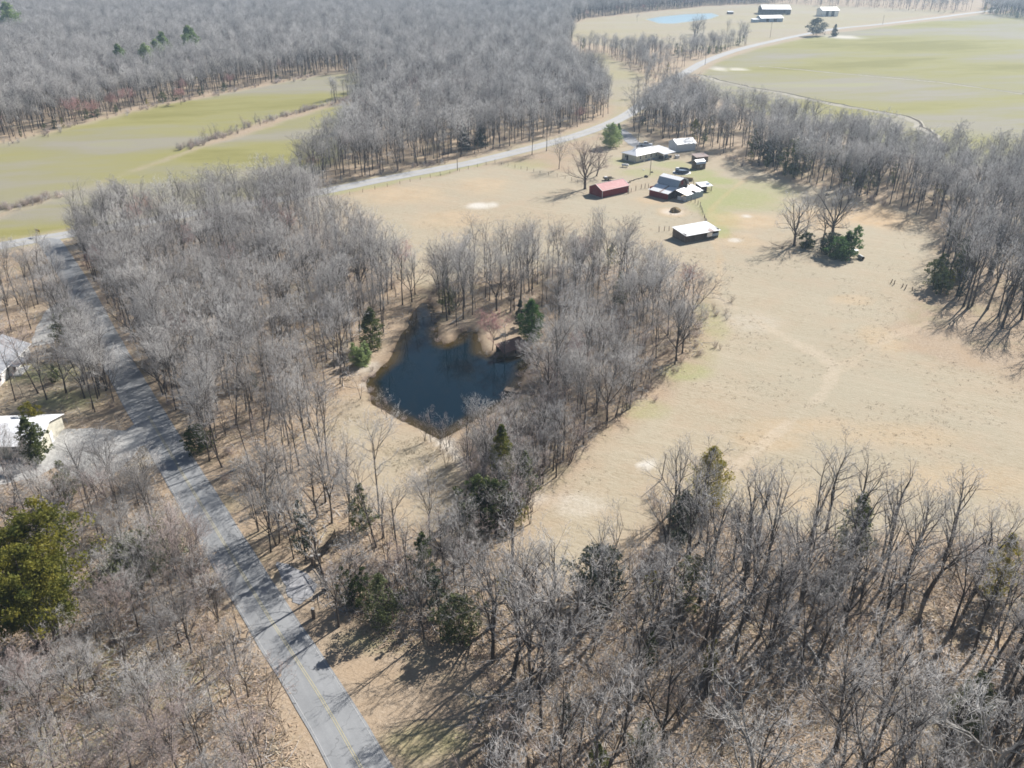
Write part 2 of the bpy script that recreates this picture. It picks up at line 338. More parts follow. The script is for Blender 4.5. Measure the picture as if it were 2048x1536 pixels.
M['glass'] = simple('dark_window_glass', (0.012, 0.014, 0.018), (0.03, 0.034, 0.04), 1, 0.08)
M['black'] = simple('black_metal', (0.012, 0.012, 0.013), (0.03, 0.03, 0.03), 4, 0.5)
M['rubber'] = simple('tyre_rubber', (0.015, 0.015, 0.015), (0.03, 0.03, 0.03), 4, 0.9)
M['steel'] = simple('grey_steel', (0.30, 0.31, 0.32), (0.45, 0.46, 0.47), 3, 0.45, 0.6)
M['poolwall'] = simple('dark_pool_wall', (0.045, 0.055, 0.085), (0.07, 0.085, 0.12), 1.5, 0.5)
M['poolliner'] = simple('pool_liner', (0.15, 0.20, 0.27), (0.22, 0.28, 0.35), 1.0, 0.4)
M['hay'] = simple('old_hay', (0.13, 0.09, 0.045), (0.34, 0.25, 0.13), 3.5, 0.95, bumpy=0.8)
M['rope'] = simple('pale_hose', (0.55, 0.54, 0.50), (0.66, 0.65, 0.62), 2, 0.5)
M['pole'] = simple('pole_wood', (0.17, 0.14, 0.115), (0.30, 0.26, 0.22), 2, 0.9)
M['signy'] = simple('sign_yellow', (0.62, 0.42, 0.02), (0.66, 0.46, 0.03), 2, 0.5)
M['carpaint'] = simple('white_car_paint', (0.74, 0.76, 0.78), (0.78, 0.80, 0.82), 1, 0.2)
M['brownroof'] = stain_mat('leaf_strewn_brown_roof', (0.19, 0.115, 0.09), (0.28, 0.19, 0.14), 0.8, 0.8)
M['grass'] = twig_mat('dry_grass_blades', (0.44, 0.355, 0.235), (0.60, 0.51, 0.37))
M['leaflit'] = twig_mat('dead_leaves', (0.30, 0.21, 0.135), (0.50, 0.385, 0.28))
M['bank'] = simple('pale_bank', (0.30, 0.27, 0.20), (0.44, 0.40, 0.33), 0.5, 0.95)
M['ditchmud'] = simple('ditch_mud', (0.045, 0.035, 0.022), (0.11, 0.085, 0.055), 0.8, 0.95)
M['rock'] = simple('pale_rock', (0.35, 0.33, 0.30), (0.55, 0.53, 0.5), 2, 0.9)

# ------------------------------------------------------------------ mesh and object helpers
class MB:
    def __init__(s): s.v = []; s.f = []
    def add(s, vs, fs):
        o = len(s.v); s.v += [tuple(map(float, p)) for p in vs]; s.f += [tuple(i + o for i in f) for f in fs]; return s
    def box(s, c, d, rz=0.0, rx=0.0, ry=0.0):
        R = Matrix.Rotation(rz, 3, 'Z') @ Matrix.Rotation(ry, 3, 'Y') @ Matrix.Rotation(rx, 3, 'X')
        vs = [Vector(c) + R @ Vector((sx * d[0] / 2, sy * d[1] / 2, sz * d[2] / 2)) for sx in (-1, 1) for sy in (-1, 1) for sz in (-1, 1)]
        return s.add(vs, [(0, 1, 3, 2), (4, 6, 7, 5), (0, 4, 5, 1), (2, 3, 7, 6), (0, 2, 6, 4), (1, 5, 7, 3)])
    def slab(s, quad, t):
        """quad of 4 points (top face, ccw seen from above) made t thick downwards along its normal"""
        q = [Vector(p) for p in quad]; n = (q[1] - q[0]).cross(q[3] - q[0]).normalized()
        return s.add(q + [p - n * t for p in q], [(0, 1, 2, 3), (7, 6, 5, 4), (0, 4, 5, 1), (1, 5, 6, 2), (2, 6, 7, 3), (3, 7, 4, 0)])
    def extr(s, prof, y0, y1):
        """profile [(x,z)] ccw extruded along y"""
        n = len(prof); vs = [(x, y0, z) for x, z in prof] + [(x, y1, z) for x, z in prof]
        return s.add(vs, [tuple(range(n))] + [tuple(range(2 * n - 1, n - 1, -1))] + [(i, i + n, (i + 1) % n + n, (i + 1) % n) for i in range(n)])
    def tube(s, pts, rs, n=5, cap=True):
        pts = [Vector(p) for p in pts]; base = len(s.v)
        for i, p in enumerate(pts):
            d = (pts[min(i + 1, len(pts) - 1)] - pts[max(i - 1, 0)]).normalized()
            u = d.orthogonal().normalized() if i == 0 else (u - d * u.dot(d)).normalized()
            w = d.cross(u)
            for k in range(n):
                a = 2 * math.pi * k / n; s.v.append(tuple(p + (u * math.cos(a) + w * math.sin(a)) * rs[i]))
        for i in range(len(pts) - 1):
            for k in range(n):
                a = base + i * n + k; b = base + i * n + (k + 1) % n; s.f.append((a, b, b + n, a + n))
        if cap:
            s.f.append(tuple(base + k for k in range(n))[::-1]); e = base + (len(pts) - 1) * n; s.f.append(tuple(e + k for k in range(n)))
        return s
    def cyl(s, c, r, h, n=12, r2=None):
        c = Vector(c); return s.tube([c, c + Vector((0, 0, h))], [r, r if r2 is None else r2], n)
    def mesh(s, name, mats):
        me = bpy.data.meshes.new(name); me.from_pydata(s.v, [], s.f)
        for m in (mats if isinstance(mats, (list, tuple)) else [mats]): me.materials.append(m)
        me.update(); return me
    def build(s, name, m, parent=None, label=None, smooth=False):
        o = bpy.data.objects.new(name, s.mesh(name, m)); COL.objects.link(o)
        if smooth: o.data.polygons.foreach_set('use_smooth', [True] * len(o.data.polygons))
        if parent: o.parent = parent
        if label: o['label'] = label
        return o
def thing(name, label, cat, loc=(0, 0, 0), rz=0.0, group=None):
    o = bpy.data.objects.new(name, None); COL.objects.link(o); o.location = loc; o.rotation_euler = (0, 0, rz)
    o.empty_display_size = 0.5; o['label'] = label; o['category'] = cat
    if group: o['group'] = group
    return o
def tag(o, label, cat, group=None):
    o['label'] = label; o['category'] = cat
    if group: o['group'] = group
    return o
def child(name, me, parent, mat=None, label=None):
    o = bpy.data.objects.new(name, me); COL.objects.link(o); o.parent = parent
    if mat is not None:
        o.material_slots[0].link = 'OBJECT'; o.material_slots[0].material = mat
    if label: o['label'] = label
    return o
def fast_mesh(name, V, Fc, mats, idx=None, smooth=False):
    """numpy triangles or quads"""
    me = bpy.data.meshes.new(name); V = np.asarray(V, np.float32); Fc = np.asarray(Fc, np.int32); k = Fc.shape[1]
    me.vertices.add(len(V)); me.vertices.foreach_set('co', V.ravel())
    me.loops.add(Fc.size); me.loops.foreach_set('vertex_index', Fc.ravel())
    me.polygons.add(len(Fc)); me.polygons.foreach_set('loop_start', np.arange(0, Fc.size, k, dtype=np.int32))
    if idx is not None: me.polygons.foreach_set('material_index', np.asarray(idx, np.int32))
    if smooth: me.polygons.foreach_set('use_smooth', np.ones(len(Fc), bool))
    for m in mats: me.materials.append(m)
    me.update(calc_edges=True); return me
# ------------------------------------------------------------------ ground, one sheet of shared edges cut along field borders
def grow_axis(lo, hi, step, end_lo, end_hi, k=1.09, mid=900, cap=7.0):
    a = list(np.arange(lo, hi + 1e-6, step)); s = step; x = lo
    left = []
    while x > end_lo: s = min(s * k, cap if x > -mid else 320); x -= s; left.append(x)
    s = step; x = a[-1]; right = []
    while x < end_hi: s = min(s * k, cap if x < mid else 320); x += s; right.append(x)
    return np.array(left[::-1] + a + right)
gx = grow_axis(-125, 150, 1.1, -3200, 3200); gy = grow_axis(30, 300, 1.1, -900, 5000, 1.05, 1250, 6.0)
X, Y = np.meshgrid(gx, gy); nx, ny = len(gx), len(gy)
X = X.ravel(); Y = Y.ravel(); Z = land(X, Y)
sPast = signed(X, Y, PASTURE); sDam = signed(X, Y, DAM); sL = np.maximum(signed(X, Y, LFIELD), signed(X, Y, LFIELD2)); sR = signed(X, Y, RFIELD)
sLawn = signed(X, Y, LAWN); sClr = signed(X, Y, CLEARING); sPond = signed(X, Y, POND) + 1.3 * (vnoise(X, Y, 3.5, 3, 31) - 0.5); sYard = signed(X, Y, LAWN_LEFT)
w1 = (vnoise(X, Y, 9, 3, 3) - 0.5)
open_ = np.maximum.reduce([sstep(-3, 4, sPast + 7 * w1), 0.75 * sstep(-4, 4, sDam + 7 * w1), sstep(-3, 3, sL + 4 * w1), sstep(-3, 3, sR + 4 * w1),
                           sstep(-6, 6, sLawn), sstep(-6, 6, sClr + 8 * w1), 0.7 * sstep(-3, 3, sYard)])
dC = dist_line(X, Y, COUNTY); dRd = dist_line(X, Y, ROAD)
open_ = np.maximum(open_, 0.6 * (1 - sstep(4, 9, dC + 3 * w1)))
A = {}
A['litter'] = 1 - open_
A['green'] = np.maximum.reduce([sstep(-3, 3, sL + 4 * w1), sstep(-2, 3, sR + 4 * w1), 0.55 * sstep(-6, 6, sClr + 10 * w1), 0.35 * sstep(-8, 8, sLawn + 14 * w1)])
def blob(u, v, rx, ry=None, amp=1.0, soft=0.5):
    cx, cy = G(u, v); ry = ry or rx
    d = np.hypot((X - cx) / rx, (Y - cy) / ry) + 0.9 * w1
    return amp * (1 - sstep(1 - soft, 1 + soft, d))
def lineblob(pts, w, amp=1.0):
    d = dist_line(X, Y, pts) + 2.2 * w * w1
    return amp * (1 - sstep(w * 0.4, w, d))
fresh = np.zeros_like(X)
for a in [(1290, 345, 9, 7, .5), (1345, 330, 8, 6, .55), (1395, 345, 8, 9, .65), (1430, 362, 8, 7, .8), (1450, 395, 9, 16, .75), (1490, 395, 12, 16, .65), (1440, 430, 5, 12, .6), (1530, 380, 10, 12, .4), (1255, 325, 6, 6, .5), (1420, 640, 3, 9, .35),
          (1405, 700, 3, 6, .2), (1370, 745, 5, 3.5, .5), (1290, 820, 4, 3, .35), (1390, 410, 4, 8, .4), (1060, 330, 9, 7, .35), (60, 745, 9, 4, .6), (150, 800, 6, 4, .5), (330, 1380, 6, 4, .5), (200, 1330, 6, 5, .45), (120, 1480, 8, 3, .5), (940, 1240, 3, 2, .4), (1065, 1225, 3, 2, .4),
          (330, 1050, 4, 3, .3), (860, 1480, 5, 2, .35), (760, 1280, 5, 2, .3)]: fresh = np.maximum(fresh, blob(*a))
fresh = np.maximum(fresh, lineblob(gp([(1425, 400), (1418, 420), (1428, 445), (1440, 470)]), 3.5, .75))
fresh = np.maximum(fresh, lineblob(smooth_line(gp([(640, 392), (760, 368), (915, 338), (960, 328)])), 3.0, .5))
fresh = np.maximum(fresh, 0.32 * sstep(6.0, 3.0, dC) * (Y < 460))
A['fresh'] = fresh * (dC > 3.0)
soil = lineblob(TRACK, 1.4, .2); soil = np.maximum(soil, lineblob(TRACK2, 1.4, .2)); soil = np.maximum(soil, lineblob(TRACK3, 1.2, .3))
for a in [(1740, 430, 10, 14, .7), (1650, 440, 10, 10, .55), (1500, 440, 12, 8, .5), (1700, 600, 5, 3, .35), (1350, 425, 4.5, 5, .8), (1330, 400, 8, 5, .45), (1600, 850, 9, 3, .3), (1540, 880, 6, 3, .4),
          (1780, 870, 12, 4, .3), (1760, 680, 4, 6, .35), (1480, 480, 6, 6, .35), (800, 390, 14, 9, .4), (960, 372, 10, 12, .35), (700, 440, 8, 7, .4), (900, 440, 10, 8, .3), (1010, 1000, 5, 4, .3), (230, 590, 2, 9, .6), (330, 800, 1.6, 9, .5), (1620, 1000, 12, 4, .35), (1900, 960, 12, 5, .3)]: soil = np.maximum(soil, blob(*a))
for t in (TRACK,):
    d = np.abs(dist_line(X, Y, t)); 
A['soil'] = soil
pale = np.maximum(lineblob(TRACK, 1.3, .16), lineblob(TRACK2, 1.2, .1))
for a in [(960, 411, 3.6, 3.6, 1.0), (985, 409, 2.2, 3, .8), (1292, 932, 1.3, .9, 1.0), (1300, 927, .8, .7, .8), (1493, 432, 1.5, 1.5, .9), (1470, 480, 1.6, 1.6, .8), (1690, 75, 14, 14, .9), (1440, 139, 5, 9, .8), (1475, 140, 6, 5, .8),
          (1350, 424, 3.4, 3.6, .7), (600, 1172, 2.5, 2.0, .6), (1060, 1000, 3, 2, .4), (1160, 1010, 4, 3, .35), (745, 735, 3, 3, .5), (1510, 640, 6, 6, .2)]: pale = np.maximum(pale, blob(*a))
band = (1 - sstep(0.3, 2.2, np.abs(dist_line(X, Y, DITCH) - 2.0))) * 0.8 * sstep(0.3, 0.6, vnoise(X, Y, 14, 2, 9))
dshore = gp([(735, 768), (770, 790), (850, 850), (905, 905), (950, 950)], 0)
pale = np.maximum(pale, lineblob(dshore, 1.6, .7))
A['pale'] = pale
mud = np.maximum(sstep(-0.9, 0.2, sPond), 0.45 * sstep(-3.0, -0.3, sPond + 2.5 * w1))
A['mud'] = mud
i0 = (np.arange(ny - 1)[:, None] * nx + np.arange(nx - 1)[None, :]).ravel()
Q = np.stack([i0, i0 + 1, i0 + nx + 1, i0 + nx], 1)
cx = X[Q].mean(1); cy = Y[Q].mean(1)
zone = np.zeros(len(Q), int)
for k, poly in enumerate([PASTURE, LFIELD, LFIELD2, RFIELD, LAWN, CLEARING]): zone[in_poly(cx, cy, poly) & (zone == 0)] = k + 1
for k, nm in enumerate(['ground', 'pasture', 'field', 'field', 'field', 'lawn', 'meadow']):
    q = Q[zone == k]; use, inv = np.unique(q, return_inverse=True)
    me = fast_mesh(nm, np.stack([X[use], Y[use], Z[use]], 1), inv.reshape(q.shape), [M['ground']], smooth=True)
    for an, av in A.items():
        a = me.attributes.new(an, 'FLOAT', 'POINT'); a.data.foreach_set('value', np.clip(av[use], 0, 1).astype(np.float32))
    o = bpy.data.objects.new(nm, me); COL.objects.link(o); o['kind'] = 'structure'

# ------------------------------------------------------------------ water
def polygon_sheet(name, poly, z, m, step, depth_w):
    P = np.array(poly); x0, y0 = P.min(0) - 3; x1, y1 = P.max(0) + 3
    xs = np.arange(x0, x1 + step, step); ys = np.arange(y0, y1 + step, step)
    XX, YY = np.meshgrid(xs, ys); n = len(xs); s = signed(XX.ravel(), YY.ravel(), poly)
    i = (np.arange(len(ys) - 1)[:, None] * n + np.arange(n - 1)[None, :]).ravel(); q = np.stack([i, i + 1, i + n + 1, i + n], 1)
    q = q[s[q].max(1) > -1.8]; use, inv = np.unique(q, return_inverse=True)
    V = np.stack([XX.ravel()[use], YY.ravel()[use], np.full(len(use), z)], 1)
    me = fast_mesh(name, V, inv.reshape(q.shape), [m], smooth=True)
    a = me.attributes.new('depth', 'FLOAT', 'POINT'); a.data.foreach_set('value', sstep(0, depth_w, s[use]).astype(np.float32))
    o = bpy.data.objects.new(name, me); COL.objects.link(o); o['kind'] = 'structure'; return o
polygon_sheet('pond_water', POND, -0.5, M['water'], 0.5, 3.2)
polygon_sheet('pond_water', FAR_POND, -0.22, M['farwater'], 4.0, 8.0)

# ------------------------------------------------------------------ roads and drives
def ribbon(name, line, hw, z, m, off=0.0, jag=0.0, kind='structure', parent=None, cuts=2):
    P = [np.array(p) for p in line]; V = []; F = []; rs = np.random.RandomState(len(line)); k = cuts + 1
    for i, p in enumerate(P):
        d = P[min(i + 1, len(P) - 1)] - P[max(i - 1, 0)]; d = d / (np.linalg.norm(d) + 1e-9); nrm = np.array([-d[1], d[0]])
        for j in range(k):
            t = -1 + 2 * j / cuts; q = p + nrm * (off + t * (hw + (rs.rand() * jag if abs(t) == 1 else 0)))
            V.append((q[0], q[1], max(land1(*q), 0.0) + z + (0.05 * (1 - t * t) if hw > 1.5 and z < .07 and kind else 0)))
    for i in range(len(P) - 1):
        for j in range(cuts): a = i * k + j; F.append((a, a + 1, a + k + 1, a + k))
    F = [f[::-1] for f in F]
    me = bpy.data.meshes.new(name); me.from_pydata(V, [], F); me.materials.append(m); me.update()
    if me.polygons[0].normal.z < 0: me.flip_normals()
    o = bpy.data.objects.new(name, me); COL.objects.link(o)
    if kind: o['kind'] = kind
    if parent: o.parent = parent
    return o
road = ribbon('road', ROAD, 2.85, 0.06, M['road'], jag=0.15)
county = ribbon('road', COUNTY, 3.3, 0.06, M['county'], jag=0.2)
near = [p for p in ROAD if p[1] < 132]
for off in (-0.12, 0.12): ribbon('painted_line', near, 0.045, 0.118, M['yellow'], off, kind=None, parent=road, cuts=1)
for off in (-2.6, 2.6): ribbon('painted_line', near, 0.035, 0.080, M['wline'], off, kind=None, parent=road, cuts=1)
for off in (-0.15, 0.15): ribbon('painted_line', COUNTY, 0.07, 0.118, M['yellow'], off, kind=None, parent=county, cuts=1)
ribbon('driveway', FARM_DRIVE, 2.6, 0.05, M['chip'], jag=0.6)
ribbon('driveway', WEST_DRIVE, 3.4, 0.05, M['gravel'], jag=0.8)
ribbon('driveway', WEST_DRIVE2, 2.0, 0.05, M['gravel'], jag=0.5)
def patch(name, poly, z, m):
    P = np.array(smooth_line(list(poly) + [poly[0]], 0.8)); c = P.mean(0); rs = np.random.RandomState(3)
    P = P + rs.randn(*P.shape) * 0.12; V = [(c[0], c[1], z)] + [(p[0], p[1], z) for p in P]
    me = bpy.data.meshes.new(name); me.from_pydata(V, [], [(0, i, i + 1) for i in range(1, len(P))]); me.materials.append(m); me.update()
    if me.polygons[0].normal.z < 0: me.flip_normals()
    o = bpy.data.objects.new(name, me); COL.objects.link(o); o['kind'] = 'structure'; return o
def gully(line, w, z):
    V = []; F = []; rs = np.random.RandomState(8); P = [np.array(p) for p in line]
    for i, p in enumerate(P):
        d = P[min(i + 1, len(P) - 1)] - P[max(i - 1, 0)]; d = d / (np.linalg.norm(d) + 1e-9); n_ = np.array([-d[1], d[0]]); k = w * (.6 + .8 * rs.rand()); c = p + n_ * rs.randn() * .5
        for t, h in ((-3.2, 0), (-1.2, .35), (-.7, .42), (.1, .04), (.9, .30), (1.8, .0)):
            q = c + n_ * t * k; V.append((q[0], q[1], land1(*q) + z + h * w * .8))
    for i in range(len(P) - 1):
        for j in range(5): a = i * 6 + j; F.append((a, a + 6, a + 7, a + 1))
    me = bpy.data.meshes.new('ditch'); me.from_pydata(V, [], F)
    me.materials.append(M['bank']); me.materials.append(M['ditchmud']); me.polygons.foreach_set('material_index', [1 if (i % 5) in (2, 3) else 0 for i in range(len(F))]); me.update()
    if me.polygons[0].normal.z < 0: me.flip_normals()
    o = bpy.data.objects.new('ditch', me); COL.objects.link(o); o['kind'] = 'structure'
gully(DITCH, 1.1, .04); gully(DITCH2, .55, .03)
patch('gravel_apron', APRON, 0.055, M['chip'])
patch('driveway', gp([(112, 866), (190, 858), (258, 864), (288, 880), (272, 905), (220, 955), (172, 972), (132, 950), (108, 925)]), 0.07, M['gravel'])
patch('farmyard_gravel', gp([(1262, 300), (1278, 292), (1318, 292), (1340, 300), (1330, 312), (1290, 312)]), 0.045, M['chip'])

# ------------------------------------------------------------------ air
hz = MB().box((0, 2050, 38), (6800, 6200, 88)).build('haze', None)
hm = bpy.data.materials.new('haze'); hm.use_nodes = True; hn = hm.node_tree; hn.nodes.clear()
ho = hn.nodes.new('ShaderNodeOutputMaterial'); hv = hn.nodes.new('ShaderNodeVolumePrincipled')
hv.inputs['Color'].default_value = (0.58, 0.78, 1.0, 1); hv.inputs['Density'].default_value = HAZE_DENSITY; hv.inputs['Anisotropy'].default_value = 0.3
hn.links.new(hv.outputs[0], ho.inputs['Volume']); hz.data.materials.clear(); hz.data.materials.append(hm); hz['kind'] = 'stuff'
# ------------------------------------------------------------------ tree kinds (each grown once, in metres)
class Wood:
    """collects tapering limbs; trunk wood and crown wood are kept apart"""
    def __init__(s, seed): s.r = random.Random(seed); s.splay = .85 + .5 * random.Random(seed * 7).random(); s.t = ([], []); s.c = ([], [])
    def limb(s, pts, rs, n, dest):
        V, F = dest; base = len(V); u = None
        for i, p in enumerate(pts):
            d = (pts[min(i + 1, len(pts) - 1)] - pts[max(i - 1, 0)])
            if d.length < 1e-6: d = Vector((0, 0, 1))
            d.normalize()
            u = d.orthogonal().normalized() if u is None else (u - d * u.dot(d)).normalized()
            w = d.cross(u)
            if i == len(pts) - 1: V.append(tuple(p)); break
            for k in range(n):
                a = 2 * math.pi * k / n; V.append(tuple(p + (u * math.cos(a) + w * math.sin(a)) * rs[i]))
        m = len(pts) - 1
        for i in range(m - 1):
            for k in range(n):
                a = base + i * n + k; b = base + i * n + (k + 1) % n
                F.append((a, b, b + n)); F.append((a, b + n, a + n))
        tip = base + m * n
        for k in range(n): F.append((base + (m - 1) * n + k, base + (m - 1) * n + (k + 1) % n, tip))
    def path(s, p, d, length, segs, wob, up):
        pts = [p.copy()]; d = d.normalized()
        for i in range(segs):
            d = (d + Vector((s.r.gauss(0, wob), s.r.gauss(0, wob), s.r.gauss(0, wob) + up))).normalized()
            pts.append(pts[-1] + d * (length / segs))
        return pts
    def at(s, pts, t):
        x = t * (len(pts) - 1); i = min(int(x), len(pts) - 2); f = x - i
        return pts[i].lerp(pts[i + 1], f), (pts[i + 1] - pts[i]).normalized()
    def side(s, d, ang):
        o = d.orthogonal().normalized(); o.rotate(Matrix.Rotation(s.r.uniform(0, 2 * math.pi), 3, d))
        return (d * math.cos(ang) + o * math.sin(ang)).normalized()
    def twigs(s, pts, length, n, tmin, sub, tr, ang=0.75):
        r = s.r
        for i in range(n):
            p, d = s.at(pts, r.uniform(tmin, 1)); dd = s.side(d, r.uniform(ang * 0.5, ang * 1.3)); dd.z += 0.15
            L = length * r.uniform(0.5, 1.2); q = s.path(p, dd, L, 2, 0.14, 0.06)
            s.limb(q, [tr, tr * 0.7], 3, s.c)
            for k in range(sub):
                p2, d2 = s.at(q, r.uniform(0.25, 1)); d3 = s.side(d2, r.uniform(0.4, 1.0)); d3.z += 0.12
                e = p2 + d3.normalized() * L * r.uniform(0.35, 0.75); s.limb([p2, e], [tr * 0.62], 3, s.c)
    def bough(s, p, d, L, r0, depth, full=1.0, up=0.07, wob=0.10, tw=0.02):
        r = s.r; pts = s.path(p, d, L, 5 if depth else 3, wob, up)
        n = len(pts) - 1; dest = s.t if depth >= 1 else s.c
        s.limb(pts, [r0 * (1 - 0.8 * i / n) for i in range(n + 1)], 5 if r0 > .05 else (4 if depth else 3), dest)
        if depth == 0:
            s.twigs(pts, L * 0.42, max(2, int(4 * full)), 0.15, 3, tw); return
        kids = max(3, int(L * (1.15 if depth == 1 else 0.95) * full))
        for i in range(kids):
            t = 0.22 + 0.76 * (i + r.random()) / kids; q, dd = s.at(pts, t)
            s.bough(q, s.side(dd, r.uniform(0.38, 0.85) * s.splay), L * (0.66 - 0.32 * t) * r.uniform(0.7, 1.2), r0 * (1 - 0.75 * t) * 0.55 + 0.006, depth - 1, full, up, wob * 1.15, tw)
        s.twigs(pts, L * 0.2 + .3, 2, 0.7, 3, tw)
    def out(s, name, m1, m2):
        T = fast_mesh(name + '_trunk', s.t[0], s.t[1], [m1]); C = fast_mesh(name + '_crown', s.c[0], s.c[1], [m2])
        V = np.concatenate([np.array(s.t[0]), np.array(s.c[0])]); F = np.concatenate([np.array(s.t[1]), np.array(s.c[1]) + len(s.t[0])])
        J = fast_mesh(name, V, F, [m1, m2], np.r_[np.zeros(len(s.t[1])), np.ones(len(s.c[1]))])
        return dict(trunk=T, crown=C, whole=J, h=float(V[:, 2].max()))
def tall_tree(seed, H=18.0, fork=0.45, leaders=3, spread=0.30, r0=0.20, full=1.2, tw=0.0165, m2=None, sidelimbs=4, m1=None):
    s = Wood(seed); r = s.r
    tr = s.path(Vector((0, 0, -0.4)), Vector((r.gauss(0, .03), r.gauss(0, .03), 1)), H * fork + 0.4, 6, 0.022, 0.03)
    s.limb(tr + [tr[-1] + Vector((0, 0, .1))], [r0 * 1.45] + [r0 * (1 - 0.42 * i / 6) for i in range(1, 7)], 7, s.t)
    for k in range(leaders):
        a = 2 * math.pi * k / leaders + r.uniform(-.5, .5); sp_ = spread * r.uniform(0.6, 1.3) * (0.35 if k == 0 else 1)
        d = Vector((math.sin(sp_) * math.cos(a), math.sin(sp_) * math.sin(a), math.cos(sp_)))
        s.bough(tr[-1 - (k % 2)] if k else tr[-1], d, H * (1 - fork) * r.uniform(0.82, 1.0), r0 * (0.58 if k == 0 else 0.45), 2, full, 0.05, 0.075, tw)
    for k in range(sidelimbs):
        q, dd = s.at(tr, r.uniform(0.55, 0.95)); a = r.uniform(0, 6.28); e = r.uniform(0.7, 1.15)
        s.bough(q, Vector((math.sin(e) * math.cos(a), math.sin(e) * math.sin(a), math.cos(e))), H * r.uniform(0.14, 0.26), r0 * 0.25, 1, full, 0.10, 0.12, tw)
    return s.out('bare_tree_%d' % seed, m1 or M['bark'], m2 or M['twig'])
def oak(seed, H=14.0, r0=0.42, limbs=8, full=1.0, m2=None, tw=0.022, fork=0.28, m1=None, wob=0.13):
    s = Wood(seed); r = s.r
    tr = s.path(Vector((0, 0, -0.4)), Vector((r.gauss(0, .05), r.gauss(0, .05), 1)), H * fork + .4, 5, 0.03, 0.02)
    s.limb(tr + [tr[-1] + Vector((0, 0, .15))], [r0 * 1.5] + [r0 * (1 - 0.25 * i / 5) for i in range(1, 6)], 8, s.t)
    for k in range(limbs):
        a = 2 * math.pi * k * 0.382 + r.uniform(-.3, .3); e = r.uniform(0.12, 0.45) if k < 3 else r.uniform(0.6, 1.25)
        q, _ = s.at(tr, 1.0 if k < 3 else r.uniform(0.6, 1.0))
        s.bough(q, Vector((math.sin(e) * math.cos(a), math.sin(e) * math.sin(a), math.cos(e))), H * (0.68 if k < 3 else 0.52) * r.uniform(0.85, 1.1), r0 * (0.5 if k < 3 else .36), 2, full, 0.05, wob, tw)
    return s.out('oak_%d' % seed, m1 or M['bark'], m2 or M['twig'])
def sapling(seed, H=8.0, stems=3, m2=None, full=1.0, m1=None):
    s = Wood(seed); r = s.r
    for k in range(stems):
        a = r.uniform(0, 6.28); e = r.uniform(0.05, 0.28) if stems > 1 else 0.03
        s.bough(Vector((math.cos(a) * .1, math.sin(a) * .1, -0.2)), Vector((math.sin(e) * math.cos(a), math.sin(e) * math.sin(a), math.cos(e))), H * r.uniform(0.75, 1.0), 0.085 if stems < 3 else 0.06, 2, full * 0.68, 0.04, 0.08, 0.018)
    return s.out('sapling_%d' % seed, m1 or M['bark'], m2 or M['twig_warm'])
def shrub_bare(seed, H=2.6, stems=16, m=None):
    s = Wood(seed); r = s.r
    for k in range(stems):
        a = r.uniform(0, 6.28); e = abs(r.gauss(0.35, 0.3)); p = Vector((math.cos(a) * .5 * r.random(), math.sin(a) * .5 * r.random(), -.1))
        pts = s.path(p, Vector((math.sin(e) * math.cos(a), math.sin(e) * math.sin(a), math.cos(e))), H * r.uniform(.6, 1.1), 3, .13, .03)
        s.limb(pts, [.03, .022, .016, .008], 3, s.c if k else s.t); s.twigs(pts, H * .38, 5, .2, 2, .016)
    return s.out('bare_shrub_%d' % seed, M['bark'], m or M['brush'])
def foliage(rs, centres, rad, per, leaf, squash=0.8):
    """leaf-sized faces thrown around clump centres"""
    n = len(centres) * per; c = np.repeat(centres, per, 0); rr = np.repeat(rad, per)[:, None]
    d = rs.randn(n, 3); d /= np.linalg.norm(d, axis=1)[:, None]; d[:, 2] *= squash
    c = c + d * rr * rs.rand(n, 1) ** 0.45
    u = rs.randn(n, 3); u /= np.linalg.norm(u, axis=1)[:, None]; w = np.cross(u, rs.randn(n, 3)); w /= np.linalg.norm(w, axis=1)[:, None]
    L = leaf * (0.6 + 0.8 * rs.rand(n, 1)); V = np.stack([c - u * L * .5 - w * L * .35, c + u * L * .55, c - u * L * .4 + w * L * .4], 1).reshape(-1, 3)
    return V, np.arange(3 * n).reshape(n, 3)
